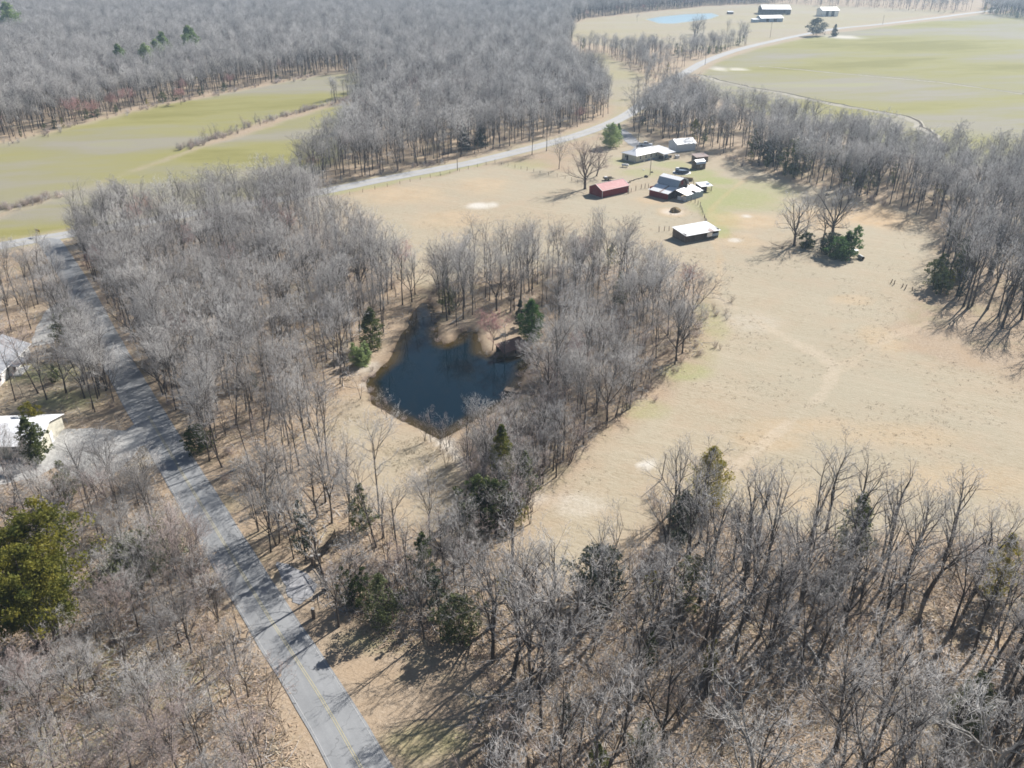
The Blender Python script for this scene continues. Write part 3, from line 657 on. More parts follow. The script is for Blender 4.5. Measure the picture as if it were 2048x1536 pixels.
def evergreen(seed, H=9.0, R=2.0, m=None, clumps=110, per=26, leaf=0.30, base=0.08, shape='cone', r0=0.14, stems=1, gap=0.2):
    rs = np.random.RandomState(seed); s = Wood(seed); C = []; rad = []
    lob = rs.rand(8) * 6.28; amp = 0.28
    tops = [(0, 0, H)]
    if stems > 1: tops = [(math.cos(a) * R * .45, math.sin(a) * R * .45, H * (0.78 + 0.22 * rs.rand())) for a in np.arange(stems) * 6.283 / stems + rs.rand()]
    for (tx, ty, th) in tops:
        s.limb(s.path(Vector((tx * .25, ty * .25, -.4)), Vector((tx * .9, ty * .9, th)), math.hypot(th, math.hypot(tx, ty)) * .97, 5, .03, .0), [r0 * (1 - .17 * i) for i in range(6)], 6, s.t)
    for i in range(clumps):
        tx, ty, th = tops[i % len(tops)]; rr_ = R / (1 if len(tops) == 1 else 1.55)
        t = rs.rand() ** (1.25 if shape == 'cone' else 1.0); z = base + (1 - base) * t; a = rs.rand() * 6.283
        if shape == 'cone': w = (1 - t) ** 0.72 * (0.95 if t > .12 else .6 + 2.9 * t)
        elif shape == 'column': w = (1 - t ** 3.2) * min(1, .55 + 2.2 * t) * 0.8
        else: w = math.sqrt(max(0, 1 - (2 * t - 0.9) ** 2 / 1.25)) * .95
        w *= 1 + amp * math.sin(3 * a + lob[0] + 5 * t) * .6 + amp * .6 * math.sin(5 * a + lob[1] - 7 * t)
        q = rs.rand() ** 0.42; w *= .75 + .5 * rs.rand(); x = tx * (t if len(tops) > 1 else 1) + math.cos(a) * rr_ * w * q; y = ty * (t if len(tops) > 1 else 1) + math.sin(a) * rr_ * w * q
        if rs.rand() < gap * .5: continue
        C.append((x, y, z * th - .12 * q * R)); rad.append(rr_ * (0.16 + 0.16 * rs.rand()) * (1.15 - .5 * t))
        if i % 3 == 0: s.limb([Vector((tx * t, ty * t, z * th * .93)), Vector(C[-1])], [.035], 3, s.t)
    V, F = foliage(rs, np.array(C), np.array(rad), per, leaf)
    T = fast_mesh('evergreen_trunk', s.t[0], s.t[1], [M['bark']]); K = fast_mesh('evergreen_crown', V, F, [m])
    J = fast_mesh('evergreen', np.concatenate([np.array(s.t[0]), V]), np.concatenate([np.array(s.t[1]), F + len(s.t[0])]), [M['bark'], m], np.r_[np.zeros(len(s.t[1])), np.ones(len(F))])
    return dict(trunk=T, crown=K, whole=J, h=H)
def pine(seed, H=8.0, m=None):
    rs = np.random.RandomState(seed); s = Wood(seed); C = []; rad = []
    tr = s.path(Vector((0, 0, -.3)), Vector((.02, 0, 1)), H, 8, .02, .02); s.limb(tr, [.13 * (1 - .1 * i) for i in range(9)], 6, s.t)
    for i in range(46):
        t = .22 + .78 * (i / 46); q, d = s.at(tr, t); a = i * 2.4 + rs.rand(); L = (1.15 - t) * H * .30 * (.7 + .5 * rs.rand()) + .15
        e = q + Vector((math.cos(a) * L, math.sin(a) * L, L * .35)); s.limb([q, e], [.03], 3, s.t); C += [tuple(e), tuple(q.lerp(e, .72))]; rad += [.42, .3]
    V, F = foliage(rs, np.array(C), np.array(rad), 22, .28)
    return dict(trunk=fast_mesh('pine_trunk', s.t[0], s.t[1], [M['bark']]), crown=fast_mesh('pine_crown', V, F, [m]), whole=None, h=H)

TALL = [tall_tree(11, 18, .46, 3, .26, .17), tall_tree(12, 19, .52, 2, .22, .16, sidelimbs=6), tall_tree(13, 17, .36, 5, .46, .20), tall_tree(14, 18.5, .55, 3, .24, .15, sidelimbs=5), tall_tree(15, 15, .30, 4, .55, .21),
        tall_tree(16, 18, .42, 4, .24, .18), tall_tree(17, 15, .40, 2, .30, .13, sidelimbs=6), tall_tree(18, 19.5, .50, 4, .30, .22, sidelimbs=3),
        tall_tree(23, 19, .62, 3, .30, .16, .85, sidelimbs=5), tall_tree(24, 15, .30, 5, .46, .22, .9), tall_tree(25, 17, .48, 3, .28, .17, 1.35), tall_tree(26, 16.5, .5, 2, .2, .13, .65, sidelimbs=7)]
BOLD = [tall_tree(91, 18, .40, 3, .30, .30, .82, .020), tall_tree(92, 16, .30, 5, .52, .32, .8, .020), tall_tree(93, 19, .48, 3, .26, .27, .85, .020, sidelimbs=6), tall_tree(94, 16, .36, 2, .34, .26, .85, .020, sidelimbs=7), tall_tree(95, 18, .52, 4, .30, .29, .75, .021, sidelimbs=3), tall_tree(96, 15, .44, 3, .22, .20, 1.0, .019)]
FARP = [tall_tree(61, 18, .44, 3, .28, .19, 1.0, .028), tall_tree(62, 17, .40, 4, .34, .20, 1.0, .028), tall_tree(63, 19, .50, 3, .26, .18, 1.0, .028), tall_tree(64, 16, .36, 3, .38, .20, 1.0, .028), tall_tree(65, 18, .54, 4, .24, .17, 1.0, .028), tall_tree(66, 15, .38, 2, .30, .16, 1.1, .028)]
REDP = [tall_tree(21, 14, .36, 4, .34, .14, full=1.6, m2=M['twig_red']), tall_tree(22, 13, .34, 5, .40, .13, full=1.5, m2=M['twig_red'])]
OAK = [oak(31, 14, .40, 9), oak(32, 15, .46, 10, .95), oak(33, 13, .34, 8, 1.05)]
PALE = [oak(41, 15, .34, 8, .8, M['twig_pale'], .027, .42, M['bark_pale'], .19), tall_tree(42, 16, .45, 3, .42, .2, .85, .025, M['twig_pale'], 5)]
SAP = [sapling(51, 8, 3), sapling(52, 9, 2, M['twig'], 1.2), sapling(53, 7, 4, None, 1.2), sapling(54, 10, 1, M['twig']), sapling(55, 8.5, 2, M['twig'])]
SHR = [shrub_bare(61, 2.6, 16), shrub_bare(62, 2.0, 20, M['twig_warm']), shrub_bare(63, 3.2, 14, M['twig'])]
CED = [evergreen(71, 9, 1.9, M['cedar'], 90, 24, .28, shape='column', gap=.5), evergreen(72, 8, 2.4, M['cedar'], 100, 24, .28, shape='column', gap=.45), evergreen(73, 10, 1.9, M['bluegreen'], 80, 22, .28, gap=.6, base=.2), evergreen(74, 6, 2.1, M['cedar'], 80, 24, .28, shape='round', gap=.4), evergreen(75, 8, 2.3, M['olive'], 90, 30, .24, shape='column', gap=.55)]
def place_tree(p, name, label, cat, x, y, h, rz, group=None, mats=(None, None), lean=(0, 0), wide=1.0, z=None):
    s = h / p['h']; t = thing(name, label, cat, (x, y, (land1(x, y) if z is None else z)), rz, group)
    t.scale = (s * wide, s * wide, s); t.rotation_euler = (lean[0], lean[1], rz)
    child('trunk', p['trunk'], t, mats[0]); child('crown', p['crown'], t, mats[1]); return t
# ------------------------------------------------------------------ buildings
def site(u, v): x, y = G(u, v); return (x, y, land1(x, y))
def prism_x(mb, prof, x0, x1):
    n = len(prof); return mb.add([(x0, y, z) for y, z in prof] + [(x1, y, z) for y, z in prof], [tuple(range(n))[::-1], tuple(range(n, 2 * n))] + [(i, (i + 1) % n, (i + 1) % n + n, i + n) for i in range(n)])
def slope(t, name, quad, m, rib=0.6, th=0.07, ribmat=None, label=None, ribh=0.045):
    """one roof slope: quad = eave start, eave end, ridge end, ridge start; ribs run from eave to ridge"""
    o = MB().slab(quad, th).build(name, m, t, label)
    q = [Vector(p) for p in quad]; n = (q[1] - q[0]).cross(q[3] - q[0]).normalized(); k = max(2, int((q[1] - q[0]).length / rib)); mb = MB()
    for i in range(k + 1):
        f = i / k; a = q[0].lerp(q[1], f); b = q[3].lerp(q[2], f); e = (q[1] - q[0]).normalized() * .03
        mb.add([a - e + n * .003, a + e + n * .003, b + e + n * .003, b - e + n * .003, a + n * ribh, b + n * ribh], [(0, 1, 4), (2, 3, 5), (1, 2, 5, 4), (3, 0, 4, 5)])
    mb.build('roof_rib', ribmat or m, o); return o
def window(t, c, w, h, face, m='white_paint', glass='glass', bars=True):
    """face 'x' : wall normal along -x or +x (sign in face); 'y' likewise"""
    s = -1 if face[0] == '-' else 1; ax = face[1]
    fr = MB(); gl = MB(); th = .05
    def bx(mb, off, dx, dz, dd): 
        cc = (c[0] + (off[0] if ax == 'y' else s * off[2]), c[1] + (s * off[2] if ax == 'y' else off[0]), c[2] + off[1]); mb.box(cc, (dx, dd, dz) if ax == 'y' else (dd, dx, dz))
    bx(fr, (0, h / 2, .03), w + .16, .09, .10); bx(fr, (0, -h / 2, .03), w + .24, .10, .14)
    bx(fr, (-w / 2, 0, .03), .09, h - .1, .10); bx(fr, (w / 2, 0, .03), .09, h - .1, .10)
    if bars: bx(fr, (0, 0, .02), w - .1, .05, .05)
    bx(gl, (0, 0, .004), w - .08, h - .08, .02)
    wn_ = MB(); f = fr.build('window', M[m], t); gl.build('pane', M[glass], f); return f
def door(t, c, w, h, face, m, hm='steel'):
    s = -1 if face[0] == '-' else 1; ax = face[1]; d = MB().box((c[0] + (0 if ax == 'y' else s * .035), c[1] + (s * .035 if ax == 'y' else 0), c[2]), (w, .07, h) if ax == 'y' else (.07, w, h)).build('door', M[m], t)
    MB().box((c[0] + (w * .38 if ax == 'y' else s * .1), c[1] + (s * .1 if ax == 'y' else w * .38), c[2]), (.06, .06, .12)).build('handle', M[hm], d); return d

# --- farmhouse
fh = thing('farmhouse', 'cream farmhouse with white metal hip roof and side carport', 'house', site(1272, 326), math.radians(39))
L, W, E, RG = 15.5, 7.6, 2.7, 4.1; ov = .45
MB().box((L / 2, W / 2, E / 2), (L, W, E)).build('wall', M['cream'], fh)
MB().box((L / 2, W / 2, .12), (L + .1, W + .1, .5)).build('foundation', M['rock'], fh)
a, b, c_, d_ = (-ov, -ov, E), (L + ov, -ov, E), (L + ov, W + ov, E), (-ov, W + ov, E); r1, r2 = (3.6, W / 2, RG), (L - 3.6, W / 2, RG)
slope(fh, 'roof_slope', [a, b, r2, r1], M['white_metal'], .6); slope(fh, 'roof_slope', [c_, d_, r1, r2], M['white_metal'], .6)
def tri_slope(t, p, q, r, m): 
    n = (Vector(q) - Vector(p)).cross(Vector(r) - Vector(p)).normalized() * .07; P = [Vector(x) for x in (p, q, r)]
    return MB().add(P + [x - n for x in P], [(0, 1, 2), (5, 4, 3), (0, 3, 4, 1), (1, 4, 5, 2), (2, 5, 3, 0)]).build('roof_slope', m, t)
tri_slope(fh, d_, a, r1, M['white_metal']); tri_slope(fh, b, c_, r2, M['white_metal'])
MB().box((L / 2, W / 2, RG + .04), (L - 7.2, .35, .08)).build('ridge_cap', M['white_metal'], fh)
MB().cyl((4.4, W / 2 + .3, RG - .3), .16, 1.5, 8).cyl((4.4, W / 2 + .3, RG + 1.2), .24, .15, 8).build('flue', M['oldwood'], fh)
MB().box((5.6, W / 2 + 1, RG - .1), (.2, .2, .5)).build('vent_pipe', M['white_paint'], fh)
for x in (2.3, 5.4, 8.3, 11.2): window(fh, (x, 0, 1.65), .75, 1.25, '-y')
window(fh, (0, 5.6, 1.65), .8, 1.25, '-x'); door(fh, (0, 4.7, 1.15), .9, 2.0, '-x', 'darkwood')
for i, (x, hh) in enumerate([(4.0, .5), (6.8, .6), (7.6, .45), (9.6, .5)]): MB().box((x, -.35, hh / 2), (.6, .45, hh)).build('planter_box', M['bluesheet'] if i % 2 else M['galv'], fh)
slope(fh, 'carport_roof', [(11.4, -4.0, 2.35), (18.2, -4.0, 2.35), (18.2, .6, 2.78), (11.4, .6, 2.78)], M['galv'], .7)
slope(fh, 'carport_roof', [(L + .45, .6, 2.62), (19.6, .6, 2.62), (19.6, 6.4, 3.0), (L + .45, 6.4, 3.0)], M['white_metal'], .7)
for x, y in [(11.6, -3.8), (14.8, -3.8), (18.0, -3.8), (19.4, .8), (19.4, 6.2)]: MB().box((x, y, 1.17), (.1, .1, 2.34)).build('post', M['white_paint'], fh)
for i, (x, y, w, d, h, m) in enumerate([(13.2, -1.2, 1.8, .9, .9, 'darkwood'), (15.4, -1.6, 1.2, 1.2, 1.1, 'bluesheet'), (16.8, -2.4, .9, .9, .8, 'black')]):
    o = MB().box((x, y, h / 2), (w, d, h)).box((x, y, h + .03), (w + .08, d + .08, .06)).build('storage_chest', M[m]); o.matrix_world = fh.matrix_basis.copy(); tag(o, ['brown chest against the house wall under the carport', 'blue grey chest in the middle of the carport', 'black chest at the front of the carport'][i], 'chest', 'chests under the carport')
# --- white garage
gr = thing('garage', 'white metal garage with gable roof behind the farmhouse', 'garage', site(1353, 304), math.radians(21))
L, W, E, RG = 8.8, 6.4, 3.0, 4.5
prism_x(MB(), [(0, -.1), (W, -.1), (W, E), (W / 2, RG), (0, E)], 0, L).build('wall', M['white_paint'], gr)
slope(gr, 'roof_slope', [(-.25, -.3, E - .08), (L + .25, -.3, E - .08), (L + .25, W / 2, RG + .06), (-.25, W / 2, RG + .06)], M['white_metal'], .6)
slope(gr, 'roof_slope', [(L + .25, W + .3, E - .08), (-.25, W + .3, E - .08), (-.25, W / 2, RG + .06), (L + .25, W / 2, RG + .06)], M['white_metal'], .6)
door(gr, (0, 1.5, 1.05), .95, 2.1, '-x', 'white_metal'); MB().box((-.04, 4.1, 1.25), (.07, 2.7, 2.5)).build('garage_door', M['white_metal'], gr)
rb = MB()
for i in range(14): rb.box((.4 + i * .62, -.02, E / 2), (.05, .05, E - .1))
rb.build('wall_rib', M['white_paint'], gr)
# --- red shed with faded red roof
rs_ = thing('red_shed', 'dark red shed with faded pink red metal roof and white trim', 'shed', site(1204, 396), math.radians(36))
L, W, E, RG = 12.0, 6.6, 2.5, 3.9
prism_x(MB(), [(0, -.1), (W, -.1), (W, E), (W / 2, RG), (0, E)], 0, L).build('wall', M['redwall'], rs_)
slope(rs_, 'roof_slope', [(-.2, -.3, E - .1), (L + .2, -.3, E - .1), (L + .2, W / 2, RG + .07), (-.2, W / 2, RG + .07)], M['redroof'], .5)
slope(rs_, 'roof_slope', [(L + .2, W + .3, E - .1), (-.2, W + .3, E - .1), (-.2, W / 2, RG + .07), (L + .2, W / 2, RG + .07)], M['redroof'], .5)
tm = MB()
for x in (-.24, L + .24):
    for s in (0, 1):
        p = Vector((x, -.3 if s == 0 else W + .3, E - .06)); q = Vector((x, W / 2, RG + .11)); tm.tube([p, q], [.07, .07], 4)
tm.tube([(-.2, W / 2, RG + .12), (L + .2, W / 2, RG + .12)], [.07, .07], 4).tube([(-.2, -.3, E - .1), (L + .2, -.3, E - .1)], [.05, .05], 4); tm.build('roof_trim', M['white_paint'], rs_)
for x in (.06, L - .06): MB().box((x, -.03, E / 2 - .1), (.16, .08, E - .2)).build('corner_trim', M['white_paint'], rs_)
door(rs_, (0, W / 2, 1.1), 2.4, 2.2, '-x', 'redwall')
# --- red barn: gambrel nave, lean-to with red boards, blue grey lean-to across the gable
bn = thing('barn', 'red barn with gambrel metal roof and lean-tos', 'barn', site(1298, 391), math.radians(-47))
BL = 7.8
MB().box((BL / 2, .06, 1.1), (BL, .12, 2.2)).build('red_wall', M['redwall'], bn)
bd = MB()
for i in range(27): bd.box((.15 + i * .29, -.012, 1.05), (.03, .022, 2.1))
bd.build('batten', M['redwall'], bn)
MB().box((.06, 2.3, 1.5), (.12, 4.4, 3.0)).build('back_wall', M['redwall'], bn); MB().box((BL - .5, 2.3, 1.15), (.12, 4.2, 2.3)).build('end_wall', M['darkwood'], bn)
slope(bn, 'lean_to_roof', [(-.3, -.4, 2.15), (BL + .3, -.4, 2.15), (BL + .3, 4.7, 3.4), (-.3, 4.7, 3.4)], M['white_tin'], .45)
MB().slab([(4.3, -.42, 2.24), (5.0, -.42, 2.24), (5.0, 4.5, 3.42), (4.3, 4.5, 3.42)], .02).build('rusty_sheet', M['rusty'], bn)
gam = [(4.5, 0), (10.6, 0), (10.6, 3.6), (9.6, 5.3), (7.55, 6.05), (5.5, 5.3), (4.5, 3.6)]
prism_x(MB(), gam, .2, BL - .2).build('nave_wall', M['darkwood'], bn)
for x0, x1 in ((0, 1),):
    slope(bn, 'roof_slope', [(-.4, 4.35, 3.5), (BL + .5, 4.35, 3.5), (BL + .5, 5.45, 5.6), (-.4, 5.45, 5.6)], M['bluesheet'], .5, label='steep blue grey lower slope')  # blue grey on this metal slope stands in for reflected sky
    slope(bn, 'roof_slope', [(-.4, 5.45, 5.6), (BL + .5, 5.45, 5.6), (BL + .5, 7.55, 6.15), (-.4, 7.55, 6.15)], M['white_tin'], .5, label='pale upper slope')
    slope(bn, 'roof_slope', [(BL + .5, 10.75, 3.5), (-.4, 10.75, 3.5), (-.4, 9.65, 5.38), (BL + .5, 9.65, 5.38)], M['galv'], .5)
    slope(bn, 'roof_slope', [(BL + .5, 9.65, 5.38), (-.4, 9.65, 5.38), (-.4, 7.55, 6.15), (BL + .5, 7.55, 6.15)], M['galv'], .5)
gb = MB()
for i in range(10): gb.box((BL - .18, 5.0 + i * .56, 2.2 + (1.6 if 1 < i < 8 else .6)), (.05, .5, 4.4 + (2.2 if 1 < i < 8 else 0) - (1.4 if i in (0, 9) else 0)) if False else (.05, .5, 2.4))
gb.build('gable_board', M['oldwood'], bn)
MB().box((BL - .12, 7.5, 4.5), (.06, 1.0, 1.3)).build('loft_door', M['redwall'], bn)
sx0, sx1, sy0, sy1 = BL + .3, BL + 5.2, 3.0, 12.4
MB().box((sx1, (sy0 + sy1) / 2, 1.05), (.1, sy1 - sy0, 2.1)).build('sheet_wall', M['bluesheet'], bn)
rbm = MB()
for i in range(30): rbm.box((sx1 + .06, sy0 + .15 + i * .315, 1.05), (.04, .05, 2.05))
rbm.build('sheet_rib', M['bluesheet'], bn)
MB().box(((sx0 + sx1) / 2, sy1, 1.2), (sx1 - sx0, .1, 2.4)).build('side_wall', M['oldwood'], bn)
MB().box((sx1 - .8, sy0, .8), (1.5, .06, 1.5)).build('white_panel', M['galv'], bn); MB().box((sx1 - 2.6, sy0, .7), (1.7, .06, 1.3)).build('white_panel', M['white_paint'], bn)
for y in (sy0 + .1, sy0 + 3.2, sy0 + 6.2):
    MB().box((sx0 + .3, y, 1.5), (.14, .14, 3.0)).build('post', M['oldwood'], bn)
zz = lambda x: 3.15 - (x - sx0) / (sx1 - sx0) * 1.0
for i in range(10):                                        # single roof sheets, some missing or slipped
    y0 = sy0 - .1 + i * .96; x0 = sx0 - .4 + [0, 0, 0, 0, .2, 1.5, 1.2, .2, .9, .3][i]; x1 = sx1 + .3 - [0, 0, 0, .1, 1.6, 1.9, .4, 0, .5, .2][i]
    MB().slab([(x1, y0, zz(x1)), (x1, y0 + .93, zz(x1)), (x0, y0 + .93, zz(x0)), (x0, y0, zz(x0))], .03).build('roof_sheet', M['galv'] if i % 4 else M['white_metal'], bn)
rf = MB()
for i in range(6): x = sx0 + .1 + i * .95; rf.box((x, (sy0 + sy1) / 2, zz(x) - .12), (.08, sy1 - sy0, .1))
rf.build('purlin', M['oldwood'], bn)
# --- open pole shed nearest the camera
lx, ly = G(1371, 486); rx_, ry_ = G(1436, 474); yaw = math.atan2(ry_ - ly, rx_ - lx); L = math.hypot(rx_ - lx, ry_ - ly)
ls = thing('pole_shed', 'long open fronted pole shed with white metal roof in the pasture', 'shed', (lx, ly, land1(lx, ly)), yaw); W = 6.2
slope(ls, 'roof_slope', [(-.4, -.5, 2.25), (L + .4, -.5, 2.25), (L + .4, W + .3, 3.0), (-.4, W + .3, 3.0)], M['white_metal'], .5)
for q in [(8.2, -.52, .9, 1.6), (9.3, -.52, .5, 2.2)]: MB().slab([(q[0], q[1], 2.30), (q[0] + q[2], q[1], 2.30), (q[0] + q[2], q[1] + q[3], 2.30 + q[3] * .11), (q[0], q[1] + q[3], 2.30 + q[3] * .11)], .02).build('rusty_sheet', M['rusty'], ls)
MB().box((.05, W / 2, 1.3), (.1, W, 2.5)).build('side_wall', M['oldwood'], ls); MB().box((L / 2, W, 1.4), (L, .1, 2.75)).build('back_wall', M['darkwood'], ls); MB().box((L - .05, W / 2, 1.3), (.1, W, 2.5)).build('side_wall', M['oldwood'], ls)
for i in range(5): MB().box((.15 + i * (L - .3) / 4, -.05, 1.1), (.16, .16, 2.25)).build('post', M['oldwood'], ls)
for k in range(4): MB().box((L * .28, -.16, .3 + k * .42), (L * .52, .05, .2)).build('board', M['oldwood'], ls)
MB().box((L - 3.4, -.2, 1.3), (1.9, .05, 1.1)).build('white_panel', M['white_metal'], ls); MB().box((L - 1.2, -.19, 1.05), (2.3, .05, .8)).build('blue_panel', M['bluesheet'], ls)
# --- small animal shelter
sh = thing('animal_shelter', 'small dark animal shelter on posts with patched white roof', 'shelter', site(1402, 385), math.radians(20))
slope(sh, 'roof_slope', [(-.3, -.3, 2.0), (4.4, -.3, 2.0), (4.4, 3.9, 2.5), (-.3, 3.9, 2.5)], M['galv'], .5)
MB().box((1.0, .05, .95), (2.2, .1, 1.8)).build('front_wall', M['darkwood'], sh); MB().box((.05, 1.9, 1.0), (.1, 3.6, 2.0)).build('side_wall', M['darkwood'], sh); MB().box((2, 3.7, 1.1), (4, .1, 2.2)).build('back_wall', M['oldwood'], sh)
for x, y in [(.1, .1), (4.1, .1), (4.1, 3.6), (2.2, .1)]: MB().box((x, y, 1.0), (.13, .13, 2.0)).build('post', M['oldwood'], sh)
for k in range(3): MB().box((3.2, -.05, .4 + k * .4), (1.9, .05, .12)).build('rail', M['oldwood'], sh)
MB().box((3.4, 1.6, 2.42), (1.1, .9, .06), ry=.05).build('patch_sheet', M['bluesheet'], sh)
# --- gambrel garden shed and rusty roofed shed behind it
gs = thing('garden_shed', 'small brown garden shed with metal barn roof beside the pool', 'shed', site(1393, 340), math.radians(25))
pr = [(0, 0), (3.2, 0), (3.2, 2.0), (2.75, 2.8), (1.6, 3.35), (.45, 2.8), (0, 2.0)]
prism_x(MB(), pr, 0, 4.0).build('wall', M['brownshed'], gs)
for k, (i, j) in enumerate([(6, 5), (5, 4), (4, 3), (3, 2)]):
    p, q = pr[i], pr[j]; o = .06
    slope(gs, 'roof_slope', [(-.15, p[0], p[1] + o), (4.15, p[0], p[1] + o), (4.15, q[0], q[1] + o), (-.15, q[0], q[1] + o)], M['galv'], .45)
door(gs, (0, 1.6, 1.0), 1.3, 1.9, '-x', 'brownshed'); window(gs, (2.0, 0, 1.3), .6, .6, '-y')
ru = thing('lean_shed', 'low shed with rusty tin roof behind the garden shed', 'shed', site(1392, 326), math.radians(20))
slope(ru, 'roof_slope', [(-.3, -.3, 2.2), (5.6, -.3, 2.2), (5.6, 3.8, 2.7), (-.3, 3.8, 2.7)], M['rusty'], .5)
MB().box((2.6, .05, 1.05), (5.2, .1, 2.1)).build('front_wall', M['brownshed'], ru); MB().box((.05, 1.8, 1.1), (.1, 3.4, 2.2)).build('side_wall', M['brownshed'], ru); MB().box((5.2, 1.8, 1.1), (.1, 3.4, 2.2)).build('side_wall', M['brownshed'], ru)
# --- round pool
pl = thing('swimming_pool', 'round above ground pool with dark blue wall on a white pad', 'pool', site(1364, 345), 0)
n = 28; MB().add([(math.cos(2 * math.pi * i / n) * (3.35 + .25 * math.sin(i * 2.3)), math.sin(2 * math.pi * i / n) * (3.35 + .25 * math.cos(i * 1.7)), .05) for i in range(n)], [tuple(range(n))]).build('ground_pad', M['white_paint'], pl)
ring = MB()
for r, z in ((2.5, .06), (2.5, 1.25)): ring.v += [(math.cos(2 * math.pi * i / n) * r, math.sin(2 * math.pi * i / n) * r, z) for i in range(n)]
ring.f += [(i, (i + 1) % n, (i + 1) % n + n, i + n) for i in range(n)]; ring.build('pool_wall', M['poolwall'], pl)
lip = MB()
for r, z in ((2.42, 1.25), (2.42, 1.31), (2.62, 1.31), (2.62, 1.22)): lip.v += [(math.cos(2 * math.pi * i / n) * r, math.sin(2 * math.pi * i / n) * r, z) for i in range(n)]
for k in range(3): lip.f += [(i + k * n, (i + 1) % n + k * n, (i + 1) % n + (k + 1) * n, i + (k + 1) * n) for i in range(n)]
lip.build('rim', M['poolwall'], pl)
MB().add([(math.cos(2 * math.pi * i / n) * 2.45, math.sin(2 * math.pi * i / n) * 2.45, .75) for i in range(n)], [tuple(range(n))]).build('liner', M['poolliner'], pl)
MB().box((-1.5, 1.5, 1.1), (1.2, .9, .7)).build('folded_cover', M['white_paint'], pl)
for i in range(0, n, 2): MB().box((math.cos(2 * math.pi * i / n) * 2.56, math.sin(2 * math.pi * i / n) * 2.56, .62), (.08, .14, 1.2), rz=2 * math.pi * i / n).build('upright', M['poolwall'], pl)
# --- propane tank
pt = thing('propane_tank', 'white propane tank on the lawn at the left end of the farmhouse', 'tank', site(1250, 334), math.radians(-20))
MB().tube([(-1.35, 0, .75), (-1.2, 0, .75), (1.2, 0, .75), (1.35, 0, .75)], [.25, .48, .48, .25], 12).build('tank_body', M['white_paint'], pt, smooth=True)
for x in (-.8, .8): MB().box((x, 0, .16), (.16, .8, .34)).build('saddle', M['rock'], pt)
MB().cyl((0, 0, 1.2), .17, .2, 8).build('valve_cover', M['white_paint'], pt)
ab = thing('water_tank', 'small white box tank by the carport of the farmhouse', 'tank', site(1354, 316), .3)
MB().box((0, 0, .55), (1.5, 1.2, 1.1)).build('tank_body', M['white_paint'], ab); MB().cyl((0, 0, 1.1), .3, .12, 10).build('lid', M['steel'], ab)
# --- pickup truck
tk = thing('pickup_truck', 'white pickup truck with dark windows parked behind the farmhouse', 'truck', site(1291, 292), math.radians(-4))
def body_prism(mb, prof, w, inset=0):
    n = len(prof); return mb.add([(x, -w / 2 + inset * (z > 1.0), z) for x, z in prof] + [(x, w / 2 - inset * (z > 1.0), z) for x, z in prof], [tuple(range(n)), tuple(range(2 * n - 1, n - 1, -1))] + [(i, i + n, (i + 1) % n + n, (i + 1) % n) for i in range(n)])
body_prism(MB(), [(-2.75, .45), (2.7, .45), (2.75, .62), (2.7, 1.0), (1.45, 1.1), (1.4, 1.14), (-.9, 1.14), (-2.75, 1.12)], 1.95).build('body', M['carpaint'], tk)
body_prism(MB(), [(-.9, 1.12), (1.35, 1.12), (.55, 1.82), (-.75, 1.84)], 1.86, .14).build('cab', M['carpaint'], tk)
for s in (-1, 1):
    MB().add([(-.78, s * .865, 1.2), (.18, s * .865, 1.2), (.18, s * .80, 1.72), (-.68, s * .80, 1.74)], [(0, 1, 2, 3)]).build('side_window', M['glass'], tk)
    MB().add([(.26, s * .865, 1.2), (1.1, s * .865, 1.2), (.56, s * .80, 1.72), (.26, s * .80, 1.72)], [(0, 1, 2, 3)]).build('side_window', M['glass'], tk)
    MB().box((2.72, s * .72, .82), (.08, .35, .2)).build('headlight', M['steel'], tk); MB().box((-2.76, s * .85, .9), (.05, .18, .3)).build('taillight', M['redwall'], tk)
    MB().box((1.0, s * 1.06, 1.2), (.16, .2, .14)).build('mirror', M['black'], tk)
    for x in (-1.75, 1.75):
        w = MB().tube([(x, s * .98 - .12, .38), (x, s * .98 + .12, .38)], [.38, .38], 14).build('wheel', M['rubber'], tk); MB().tube([(x, s * .98 - .135, .38), (x, s * .98 + .135, .38)], [.21, .21], 10).build('rim', M['steel'], w)
MB().add([(1.33, -.8, 1.17), (1.33, .8, 1.17), (.6, .72, 1.77), (.6, -.72, 1.77)], [(0, 1, 2, 3)]).build('windscreen', M['glass'], tk)
MB().box((-1.8, 0, 1.13), (1.75, 1.6, .05)).build('bed_floor', M['black'], tk); MB().box((2.8, 0, .6), (.12, 1.8, .22)).build('bumper', M['steel'], tk); MB().box((2.77, 0, .88), (.05, 1.0, .2)).build('grille', M['black'], tk)
# --- flatbed trailer by the red shed
tr_ = thing('flatbed_trailer', 'small dark flatbed trailer with white load near the red shed', 'trailer', site(1216, 360), math.radians(15))
MB().box((0, 0, .6), (3.4, 1.7, .12)).build('deck', M['oldwood'], tr_); MB().box((2.2, 0, .5), (1.2, .1, .1)).build('drawbar', M['black'], tr_)
for s in (-1, 1):
    w = MB().tube([(-.3, s * .95 - .1, .33), (-.3, s * .95 + .1, .33)], [.33, .33], 12).build('wheel', M['rubber'], tr_)
    MB().box((0, s * .84, .85), (3.4, .06, .3)).build('side_board', M['darkwood'], tr_)
o = MB().box((-.9, 0, .96), (1.0, .9, .6)).box((-.9, 0, 1.29), (.9, .8, .06)).build('load_box', M['white_paint']); o.matrix_world = tr_.matrix_basis.copy(); tag(o, 'white box standing on the dark flatbed trailer', 'box')
